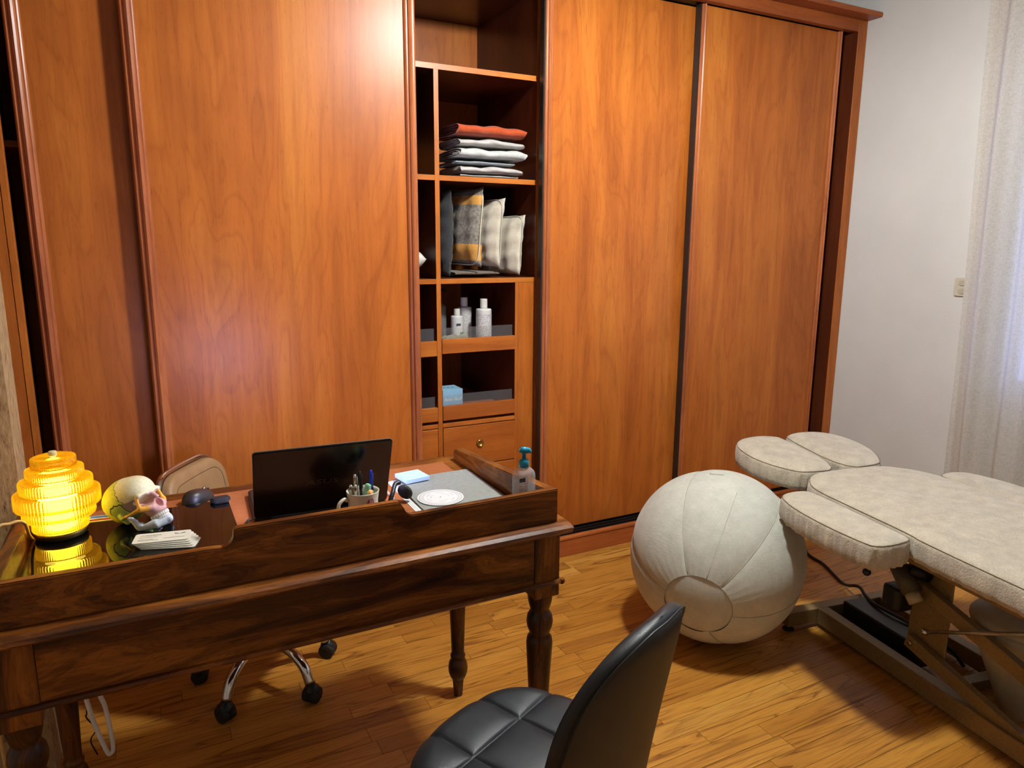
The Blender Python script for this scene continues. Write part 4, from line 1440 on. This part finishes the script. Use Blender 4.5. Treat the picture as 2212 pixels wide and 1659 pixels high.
rad_ = math_n(nt, 'SQRT', math_n(nt, 'ADD', math_n(nt, 'MULTIPLY', sep.outputs[0], sep.outputs[0]), math_n(nt, 'MULTIPLY', sep.outputs[1], sep.outputs[1])))
ang_ = math_n(nt, 'ARCTAN2', sep.outputs[1], sep.outputs[0])
def band(lo, hi):
    return math_n(nt, 'MULTIPLY', math_n(nt, 'GREATER_THAN', rad_, lo), math_n(nt, 'LESS_THAN', rad_, hi))
def ticks(freq, thr):
    return math_n(nt, 'GREATER_THAN', math_n(nt, 'SINE', math_n(nt, 'MULTIPLY', ang_, freq)), thr)
tot = math_n(nt, 'MULTIPLY', band(.052, .0565), ticks(73.0, .15))
tot = math_n(nt, 'MAXIMUM', tot, math_n(nt, 'MULTIPLY', band(.0465, .0495), ticks(91.0, .3)))
tot = math_n(nt, 'MAXIMUM', tot, band(.0445, .0451))
tot = math_n(nt, 'MAXIMUM', tot, math_n(nt, 'MULTIPLY', band(.034, .037), math_n(nt, 'MULTIPLY', ticks(60.0, .2), ticks(6.0, -.1))))
tot = math_n(nt, 'MAXIMUM', tot, math_n(nt, 'MULTIPLY', band(.024, .0265), math_n(nt, 'MULTIPLY', ticks(47.0, .2), ticks(3.0, .1))))
tot = math_n(nt, 'MAXIMUM', tot, band(0, .0013))
nt.links.new(mixc(nt, math_n(nt, 'MULTIPLY', tot, .75), rgb(222, 222, 224), rgb(80, 80, 96)), bs.inputs['Base Color'])
bs.inputs['Roughness'].default_value = .5
put('disc', lathe_me([(.060, 0), (.060, .0012)], 64), M_wheel, t, False)
put('rivet', lathe_me([(.002, .0012), (.002, .002), (.001, .0022)], 12), M_steel, t, False)
t = thing('sticky_notes', 'pale blue block of sticky notes on the grey folder', 'notepad', (.634, 1.828, ZF + .001), R(8))
M_note = plain('pale_blue_paper', rgb(176, 206, 230), .8, var=.01)
for k in range(3):
    box('note_layer', -.036, .036, -.036, .036, .0035 * k, .0035 * k + .0034, M_note, t, world=False)
t = thing('headset', 'black headset ear pad on a short arm between mug and folder', 'headset', (.553, 1.694, ZS))
put('arm', tube_me(spline([(-.036, -.03, .014), (-.026, -.02, .03), (-.012, .0, .046), (.002, .004, .048)], 5), .006, 8), M_black, t, False, True)
pad = lathe_me([(.004, -.006), (.014, -.008), (.020, -.004), (.021, .0), (.020, .004), (.014, .008), (.008, .005)], 28)
pad.transform(Matrix.Translation((.010, -.012, .026)) @ Matrix.Rotation(R(40), 4, 'Z') @ Matrix.Rotation(R(72), 4, 'Y'))
put('ear_pad', pad, M_rubber, t, False, True)
t = thing('striped_pencil', 'thin striped pencil lying beside the papers', 'pencil', (.540, 1.74, ZS + .004))
put('barrel', tube_me([(0.0, -.06, 0), (.0, .075, 0)], .0035, 8), plain('pale_pencil', rgb(188, 160, 130), .5, var=.2, vscale=300), t, False)
put('pencil_tip', tube_me([(0, .075, 0), (0, .088, -.002)], [.0034, .0008], 8), M_woodpen, t, False)

sz = thing('sanitizer_bottle', 'clear hand sanitizer bottle with a turquoise pump in the desk corner', 'bottle', (.786, 1.452, ZT + .0004))
M_petg = clear('clear_bottle', (.96, .96, .97, 1), .05, .24, (.9, .9, .92, 1))
M_gel = clear('clear_gel', (.90, .92, .93, 1), .02, .10)
def oval(rx, ry, z0, zs):
    """loft of superellipse sections"""
    vs, fs = [], []
    n = 32
    for (sx, z_) in zs:
        for k in range(n):
            a = 2 * PI * k / n
            c, s_ = math.cos(a), math.sin(a)
            vs.append((rx * sx * math.copysign(abs(c) ** .6, c), ry * max(sx, .55) * math.copysign(abs(s_) ** .6, s_), z_))
    m_ = len(zs)
    for i in range(m_ - 1):
        for k in range(n):
            fs.append((i * n + k, i * n + (k + 1) % n, (i + 1) * n + (k + 1) % n, (i + 1) * n + k))
    fs.append(tuple(range(n - 1, -1, -1)))
    fs.append(tuple((m_ - 1) * n + k for k in range(n)))
    return mesh(vs, fs)
put('clear_body', oval(.0275, .0185, 0, [(.93, 0), (1, .004), (1, .104), (.97, .113), (.86, .120), (.62, .126), (.42, .128), (.40, .131)]), M_petg, sz, False, True)
put('gel', oval(.0262, .0172, 0, [(.9, .003), (1, .006), (1, .088)]), M_gel, sz, False, True)
M_teal = plain('turquoise_plastic', rgb(10, 122, 150), .3, var=.03)
put('pump_collar', lathe_me([(.0115, .129), (.0125, .130), (.0125, .144), (.0105, .147), (.0070, .149), (.0055, .151)], 24), M_teal, sz, False, True)
put('pump_stem', lathe_me([(.0050, .149), (.0050, .162), (.008, .165)], 16), M_teal, sz, False, True)
put('pump_head', tube_me(spline([(-.011, .004, .169), (-.002, .0, .171), (.008, -.002, .170), (.016, -.004, .166)], 5), [.005] * 3 + [.0085] * 5 + [.0075] * 5 + [.005] * 3, 12), M_teal, sz, False, True)
put('dip_tube', tube_me([(0, 0, .012), (0, 0, .130)], .0022, 8), M_white, sz, False)
M_slab = print_mat('sanitizer_print', rgb(214, 210, 206), rgb(190, 130, 120), 300, 300, .55)
vs = []
for (x0_, z_) in ((-.024, .030), (.000, .030), (.000, .114), (-.024, .114)):
    vs.append((x0_, -.0192, z_))
put('printed_label', mesh(vs, [(0, 1, 2, 3)]), M_slab, sz, False)
box('label_bar', -.022, -.006, -.0196, -.0192, .098, .108, plain('navy_label', rgb(48, 62, 74), .5), sz, world=False)

# ---- white cable loop under the desk
t = thing('cable_loop', 'white cable hanging in a loop by the desk leg', 'cable', (-.185, 1.90, .325))
put('cable', tube_me(spline([(-.018, .02, .42), (-.022, 0, .10), (-.012, -.01, -.02), (.012, -.012, -.13), (.022, -.01, -.142), (.027, -.008, -.12), (.020, -.004, -.02), (.004, .0, .08), (-.004, .02, .42)], 8), .0055, 8), M_white, t, False, True)
put('thin_wire', tube_me(spline([(.002, .01, .42), (-.018, 0, .02), (-.024, 0, -.03), (-.006, 0, -.07), (-.020, 0, -.10), (-.010, .01, -.15)], 8), .0018, 6), M_black, t, False, True)

# ================================================================ tan office chair behind the desk
oc = thing('office_chair', 'tan leatherette office chair with a chrome star base behind the desk', 'chair', (.275, 2.33, 0), R(-35))
def caster(parent, x, y, ang, rz=.027):
    c = lathe_me([(.006, -.024), (.022, -.024), (rz, -.021), (rz, -.004), (rz - .004, -.002), (rz - .004, .002), (rz, .004), (rz, .021), (.022, .024), (.006, .024)], 24)
    c.transform(Matrix.Translation((x, y, rz)) @ Matrix.Rotation(ang, 4, 'Z') @ Matrix.Rotation(R(90), 4, 'X'))
    w_ = put('caster', c, M_rubber, parent, False, True)
    h = lathe_me([(.024, rz + .004), (.026, rz + .012), (.024, rz + .024), (.015, rz + .031), (.012, rz + .038)], 16, (x, y))
    put('caster_hood', h, M_black, w_, False, True)
for k in range(5):
    a = R(-132 + 35 + 72 * k)
    c, s_ = math.cos(a), math.sin(a)
    pts = [(.02 * c, .02 * s_, .150), (.08 * c, .08 * s_, .152), (.14 * c, .14 * s_, .142), (.19 * c, .19 * s_, .110), (.215 * c, .215 * s_, .062)]
    lg = put('star_leg', tube_me(spline(pts, 6), .0165, 14), M_chrome, oc, False, True)
    caster(lg, .222 * c, .222 * s_, a + R(70 + 31 * k))
put('gas_column', lathe_me([(.036, .125), (.036, .165), (.026, .168), (.026, .30), (.017, .302), (.017, .405)], 24), M_chrome, oc, False, True)
put('seat', pad_me(rrect(-.21, .22, -.21, .21, .07), .405, .475, .025, 100, 1, crown=.012, insets=4, insw=.03), M_tan, oc, False, True)
# backrest: rounded slab standing across the chair at its rear (local -x)
def backrest():
    out = rrect(-.190, .145, .45, .750, .075, 8)
    out = resample(out, 80)
    layers = [(0, -.020), (0, .0), (.004, .012), (.014, .020), (.03, .023)]
    vs, fs = [], []
    n = len(out)
    seq = [(.02, -.020), (.004, -.016), (0, -.008), (0, .006), (.003, .014), (.010, .019), (.022, .0215), (.045, .023)]
    for d, off in seq:
        for (yy, zz_) in inset(out, d):
            lean = -.06 * (zz_ - .5) / .33
            vs.append((-.170 + lean + off + .55 * yy * yy, yy, zz_))
    m_ = len(seq)
    for i in range(m_ - 1):
        for k in range(n):
            fs.append((i * n + k, i * n + (k + 1) % n, (i + 1) * n + (k + 1) % n, (i + 1) * n + k))
    fs.append(tuple(range(n - 1, -1, -1)))
    fs.append(tuple((m_ - 1) * n + k for k in range(n)))
    bm_ = bmesh.new()
    bm_.from_mesh(mesh(vs, fs))
    return from_bm(bm_), out
me, out = backrest()
br = put('backrest', me, M_tan, oc, False, True)
loop = [(-.170 - .06 * (z_ - .5) / .33 + .55 * y_ * y_ - .021, y_, z_) for y_, z_ in inset(out, -.004)]
put('chrome_frame', tube_me(loop, .009, 10, True), M_chrome, br, False, True)
seam = [(-.170 - .06 * (z_ - .5) / .33 + .55 * y_ * y_ + .0222, y_, z_) for y_, z_ in inset(out, .030)]
put('stitching', tube_me(seam, .0012, 6, True), plain('brown_thread', rgb(96, 70, 44), .8), br, False, True)
put('back_bracket', tube_me(spline([(-.10, 0, .40), (-.22, 0, .42), (-.25, 0, .50), (-.25, 0, .60)], 6), .014, 10), M_chrome, oc, False, True)

# ================================================================ black quilted chair in the foreground
bc = thing('quilted_chair', 'black quilted leatherette chair pulled up before the desk', 'chair', (.591, 1.070, 0), R(24.6))
def seat_me():
    nr, na = 90, 280
    vs, fs = [], []
    ex = 2.7
    def rim(a):
        c, s_ = math.cos(a), math.sin(a)
        return .212 * math.copysign(abs(c) ** (2 / ex), c), .205 * math.copysign(abs(s_) ** (2 / ex), s_)
    def gro(x, y):
        g = 0
        for l in (-.073, .073):
            g = max(g, math.exp(-((x - l) / .0030) ** 2), math.exp(-((y - l) / .0030) ** 2))
        pil = abs(math.cos(PI * x / .146)) * abs(math.cos(PI * y / .146))
        d1 = min(abs(x - l) for l in (-.073, .073))
        d2 = min(abs(y - l) for l in (-.073, .073))
        bul = (1 - math.exp(-d1 / .017)) * (1 - math.exp(-d2 / .017))
        return .010 * bul - .0035 * g
    vs.append((0, 0, .492 + gro(0, 0)))
    for j in range(1, nr + 1):
        f = j / nr
        for k in range(na):
            rx, ry = rim(2 * PI * k / na)
            x, y = rx * f, ry * f
            e = max(0, (f - .78) / .22)
            z = .492 - .034 * (1 - math.sqrt(max(0, 1 - e * e))) + gro(x, y) * (1 - e ** 3)
            vs.append((x, y, z))
    for (f, z) in ((1.0, .445), (.985, .432), (.93, .424)):
        for k in range(na):
            rx, ry = rim(2 * PI * k / na)
            vs.append((rx * f, ry * f, z))
    for k in range(na):
        fs.append((0, 1 + k, 1 + (k + 1) % na))
    for j in range(nr + 2):
        for k in range(na):
            a, b_ = 1 + j * na + k, 1 + j * na + (k + 1) % na
            fs.append((a, a + na, b_ + na, b_))
    fs.append(tuple(1 + (nr + 2) * na + k for k in range(na)))
    return mesh(vs, fs)
put('seat', seat_me(), M_blkleather, bc, False, True)
def shell_me():
    nt_, ns = 36, 48
    vs, fs = [], []
    seamL = []
    for j in range(nt_ + 1):
        t_ = j / nt_
        z = .435 + (.872 - .435) * math.sin(t_ * PI / 2)
        q = max(0, (z - .60) / (.872 - .60))
        w_ = .190 * max(0, 1 - q ** 3.5) ** .5 if z > .60 else .190 - .012 * (.60 - z) / .165
        w_ = max(w_, .004)
        yc = -.188 - .075 * ((z - .435) / .437) ** 1.2
        th = .024 if q < .85 else .024 * math.sqrt(max(.02, 1 - ((q - .85) / .15) ** 2))
        for k in range(ns):
            a = 2 * PI * k / ns
            c, s_ = math.cos(a), math.sin(a)
            x = w_ * math.copysign(abs(c) ** .75, c)
            y = th * math.copysign(abs(s_) ** .75, s_)
            vs.append((x, yc + y + 1.25 * x * x, z))
    for j in range(nt_):
        for k in range(ns):
            fs.append((j * ns + k, j * ns + (k + 1) % ns, (j + 1) * ns + (k + 1) % ns, (j + 1) * ns + k))
    fs.append(tuple(range(ns - 1, -1, -1)))
    fs.append(tuple(nt_ * ns + k for k in range(ns)))
    return mesh(vs, fs)
bk = put('backrest', shell_me(), M_blkleather, bc, False, True)
sl = []
for k in range(61):
    z = .50 + (.868 - .50) * math.sin(k / 60 * PI)
    q = max(0, (z - .60) / .272)
    w_ = (.190 * max(0, 1 - q ** 3.5) ** .5 if z > .60 else .184) * .955
    sg = -1 if k < 30 else 1
    if k == 30:
        w_ = 0
    x = sg * w_
    yc = -.188 - .075 * ((z - .435) / .437) ** 1.2
    sl.append((x, yc - .0170 + 1.25 * x * x, z))
put('stitched_seam', tube_me(sl, .0022, 6), plain('black_seam', rgb(14, 14, 15), .5), bk, False, True)
put('chair_column', lathe_me([(.19, 0), (.19, .008), (.17, .014), (.045, .022), (.03, .03), (.028, .38), (.06, .424)], 36), M_chrome, bc, False, True)

# ================================================================ linen ball
BP, BR = Vector((1.842, 1.879, .3165)), .319
bl = thing('sitting_ball', 'large cream linen covered sitting ball on the floor', 'ball', (BP.x, BP.y, 0))
Aax = Vector((-.79, -.57, -.22)).normalized()
e1 = Aax.cross(Vector((0, 0, 1))).normalized()
e2 = Aax.cross(e1)
CAPA = R(21.5)
def bpt(pol, az, rr):
    d = Aax * math.cos(pol) + (e1 * math.cos(az) + e2 * math.sin(az)) * math.sin(pol)
    p = d * rr
    p.z = max(p.z, -BP.z + .0005)
    return p + Vector((0, 0, BP.z))
for k in range(6):
    a0, a1 = R(-72 + 60 * k), R(-12 + 60 * k)
    vs, fs = [], []
    n1, n2 = 44, 20
    for j in range(n1 + 1):
        pol = CAPA + (PI - 2 * CAPA) * j / n1
        for i in range(n2 + 1):
            t_ = i / n2
            az = a0 + (a1 - a0) * t_
            ed = min(t_, 1 - t_) * (a1 - a0) * math.sin(pol) * BR
            rr = BR * (.985 + .015 * math.sin(PI * t_) ** .7) - .0016 * math.exp(-ed / .003) + .0007 * math.sin(az * 40 + pol * 9) * math.exp(-((pol - .55) / .3) ** 2)
            vs.append(bpt(pol, az, rr))
    for j in range(n1):
        for i in range(n2):
            a = j * (n2 + 1) + i
            fs.append((a, a + 1, a + n2 + 2, a + n2 + 1))
    put('gore_panel', mesh(vs, fs), M_ball, bl, False, True)
    pts = [bpt(CAPA + (PI - 2 * CAPA) * j / 40, a0, BR * .9828) for j in range(41)]
    put('seam', tube_me(pts, .0012, 6), M_seam, bl, False, True)
for sgn in (0, 1):
    vs, fs = [], []
    for j in range(11):
        for i in range(48):
            pol = CAPA * j / 10
            rr = BR * (.990 - .006 * (j / 10) ** 3)
            vs.append(bpt(pol if sgn == 0 else PI - pol, 2 * PI * i / 48, rr))
    for j in range(10):
        for i in range(48):
            fs.append((j * 48 + i, j * 48 + (i + 1) % 48, (j + 1) * 48 + (i + 1) % 48, (j + 1) * 48 + i))
    put('end_cap', mesh(vs, fs), M_ball, bl, False, True)
    ring = [bpt(CAPA if sgn == 0 else PI - CAPA, 2 * PI * i / 60, BR * .984) for i in range(60)]
    put('seam', tube_me(ring, .0016, 6, True), M_seam, bl, False, True)
pts = [bpt(CAPA + R(62) * j / 20, R(-104), BR * .9985) for j in range(21)]
put('zip_seam', tube_me(pts, .0014, 6), M_seam, bl, False, True)
pts = [bpt(R(100), R(-92 + 9 * j / 8), BR * .998) for j in range(9)]
put('handle_loop', tube_me(pts, .005, 8), M_ball, bl, False, True)

# ================================================================ massage table
mt = thing('massage_table', 'cream fleece covered massage table on a bronze steel lifting frame', 'massage table', (2.348, 1.734, 0), R(-9))
def L(name, me, mat, smooth=False, parent=None):
    return put(name, me, mat, parent or mt, False, smooth)
def Lb(name, x0, x1, y0, y1, z0, z1, mat, bev=.003, parent=None):
    return box(name, x0, x1, y0, y1, z0, z1, mat, parent or mt, bev, 2, False)
body = [(-.165, .012), (0, .022), (.165, .012), (.235, -.055), (.280, -.130), (.286, -.30), (.290, -.56), (.305, -.60), (.305, -1.2), (.305, -1.55), (-.305, -1.55), (-.305, -1.2), (-.305, -.60), (-.290, -.56), (-.286, -.30), (-.280, -.130), (-.235, -.055)]
pb = L('body_cushion', pad_me(body, .540, .622, .020, 240, 2, .0022, crown=.010, wave=.0022), M_fleece, True)
def seam_of(out, z, d, par, zf=None, n=240, ch=2):
    q = inset(resample(chaikin(out, ch), n), d)
    L('seam', tube_me([(x, y, z + (zf(x, y) if zf else 0)) for x, y in q], .0013, 6, True), M_fseam, True, par)
seam_of(body, .6155, .004, pb)
arm = [(-.448, -.190), (-.425, -.142), (-.375, -.122), (-.318, -.126), (-.292, -.150), (-.2925, -.30), (-.2965, -.50), (-.298, -.560), (-.310, -.580), (-.380, -.592), (-.440, -.588), (-.460, -.565), (-.474, -.42), (-.468, -.27)]
armr = [(-x, y) for x, y in arm][::-1]
for o_ in (arm, armr):
    pa = L('arm_cushion', pad_me(o_, .530, .617, .020, 130, 1, .0034, crown=.006, wave=.0014), M_fleece, True)
    seam_of(o_, .6100, .004, pa, n=120, ch=1)
hz = lambda x, y: .085 * y
head = [(-.004, .018), (-.004, .365), (-.035, .398), (-.10, .420), (-.20, .408), (-.268, .345), (-.288, .23), (-.268, .135), (-.215, .05), (-.172, .022)]
for o_ in (head, [(-x, y) for x, y in head][::-1]):
    ph_ = L('head_cushion', pad_me(o_, .535, .622, .022, 140, 2, .0030, hz, .012, wave=.0015), M_fleece, True)
    seam_of(o_, .614, .004, ph_, hz, 140)
# frame under the cushions
for s_ in (-1, 1):
    Lb('top_rail', s_ * .225 - .018, s_ * .225 + .018, -1.5, -.02, .505, .539, M_bronze)
    rod = L('head_support', tube_me([(s_ * .10, -.08, .515), (s_ * .10, .25, .530)], .010, 10), M_bronze_d, True)
Lb('cross_rail', -.206, .206, -.40, -.36, .505, .539, M_bronze)
Lb('cross_rail', -.206, .206, -1.3, -1.26, .505, .539, M_bronze)
for s_ in (-1, 1):
    L('arm_bracket', tube_me([(s_ * .243, -.36, .515), (s_ * .40, -.36, .517)], .009, 10), M_black, True)
# base
Lb('base_beam', -.112, -.066, -1.46, -.034, .018, .080, M_bronze)
Lb('base_beam', .188, .234, -1.46, -.034, .018, .080, M_bronze)
Lb('base_cross_beam', -.245, .300, -.032, .014, .020, .078, M_bronze)
Lb('base_cross_beam', -.245, .300, -1.51, -1.463, .020, .078, M_bronze)
Lb('base_tie', -.0655, .1875, -.56, -.52, .020, .060, M_bronze)
for u_ in (-.01, -1.487):
    for v_ in (-.225, .28):
        L('levelling_foot', lathe_me([(.022, 0), (.022, .004), (.012, .012), (.006, .014), (.006, .0205)], 18, (v_, u_)), M_rubber, True)
Lb('black_housing', -.020, .085, -.40, -.06, .022, .112, M_black, .006)
# lifting arms
def bar(v, u0, z0, u1, z1, h=.046, w_=.026):
    d = Vector((0, u1 - u0, z1 - z0))
    b_ = from_bm(box_bm(-w_ / 2, w_ / 2, -.02, d.length, -h / 2, h / 2, .003, 2))
    ang = math.atan2(d.z, -d.y)
    b_.transform(Matrix.Translation((v, u0, z0)) @ Matrix.Rotation(-ang, 4, 'X') @ Matrix.Rotation(PI, 4, 'Z'))
    o = L('lift_arm', b_, M_bronze)
    bt = lathe_me([(.009, 0), (.009, .004), (.006, .006)], 14)
    bt.transform(Matrix.Translation((v - w_ / 2, u0, z0)) @ Matrix.Rotation(R(-90), 4, 'Y'))
    L('bolt', bt, M_steel, True, o)
for v_ in (-.086, .275):
    bar(v_, -.434, .364, -1.34, .131)
    bar(v_, -.438, .161, -1.02, .028)
    Lb('lift_plate', v_ + .015, v_ + .021, -.545, -.40, .13, .504, M_bronze)
# actuator
def cyl(name, a, b_, r, mat, n=20, par=None):
    return L(name, tube_me([a, b_], r, n), mat, True, par)
act = cyl('actuator', (-.135, -.305, .515), (-.135, -.405, .405), .019, M_bronze_d)
cyl('actuator_sleeve', (-.135, -.392, .420), (-.135, -.452, .354), .029, M_bronze_d, par=act)
cyl('actuator_end', (-.135, -.450, .356), (-.135, -.474, .330), .023, plain('cream_end_cap', rgb(168, 156, 126), .35), par=act)
L('motor', pad_me(rrect(-.135, -.045, -.405, -.330, .02), .255, .335, .010, 60, 1), M_black, True, act)
cyl('motor_gear', (-.125, -.425, .425), (-.07, -.455, .405), .022, M_black, par=act)
L('steel_rod', tube_me([(-.112, -.500, .238), (-.125, -.62, .305), (-.15, -.95, .485)], .006, 10), M_steel, True)
L('rod_end', lathe_me([(.0, -.012), (.010, -.008), (.013, 0), (.010, .008), (0, .012)], 16, (-.112, -.498), .238), M_chrome, True)
lv = L('lever', tube_me([(-.20, -.40, .510), (-.20, -.385, .475), (-.20, -.335, .388)], .0045, 8), M_steel, True)
L('lever_knob', lathe_me([(0, -.014), (.008, -.011), (.013, -.005), (.014, 0), (.013, .005), (.008, .011), (0, .014)], 18, (-.20, -.328), .380), M_black, True, lv)
o = put('floor_cable', tube_me(spline([(3.10, 2.56, .008), (2.77, 2.235, .007), (2.713, 2.079, .007), (2.625, 1.91, .010), (2.545, 1.79, .070), (2.50, 1.735, .094), (2.43, 1.66, .110), (2.385, 1.58, .1195), (2.375, 1.45, .1195), (2.40, 1.32, .09), (2.43, 1.27, .03)], 8), .0065, 8), M_rubber, None, True, True)
tag(o, 'thick black cable running from behind the ball to the massage table base', 'cable')
# canister under the table
cn_ = thing('canister', 'cream tapered plastic canister standing under the massage table', 'canister', (0, 0, 0))
u_, v_ = -.665, .098
cn_.location = (2.348 + v_ * math.cos(R(9)) + u_ * math.sin(R(9)), 1.734 - v_ * math.sin(R(9)) + u_ * math.cos(R(9)), 0)
M_can = plain('cream_plastic', rgb(176, 164, 136), .45, var=.03)
put('can_body', lathe_me([(.030, 0), (.034, .004), (.070, .10), (.110, .20), (.143, .29), (.150, .318)], 40), M_can, cn_, False, True)
put('can_lid', lathe_me([(.151, .3185), (.151, .330), (.140, .342), (.07, .350), (0, .352)], 40), M_can, cn_, False, True)
put('can_knob', lathe_me([(.010, .350), (.010, .362), (.016, .365), (.016, .376), (.012, .380)], 18), M_chrome, cn_, False, True)
put('can_cable', tube_me(spline([(-.06, -.125, .30), (-.08, -.15, .28), (-.05, -.17, .18), (0, -.15, .02)], 6), .004, 8), M_black, cn_, False, True)
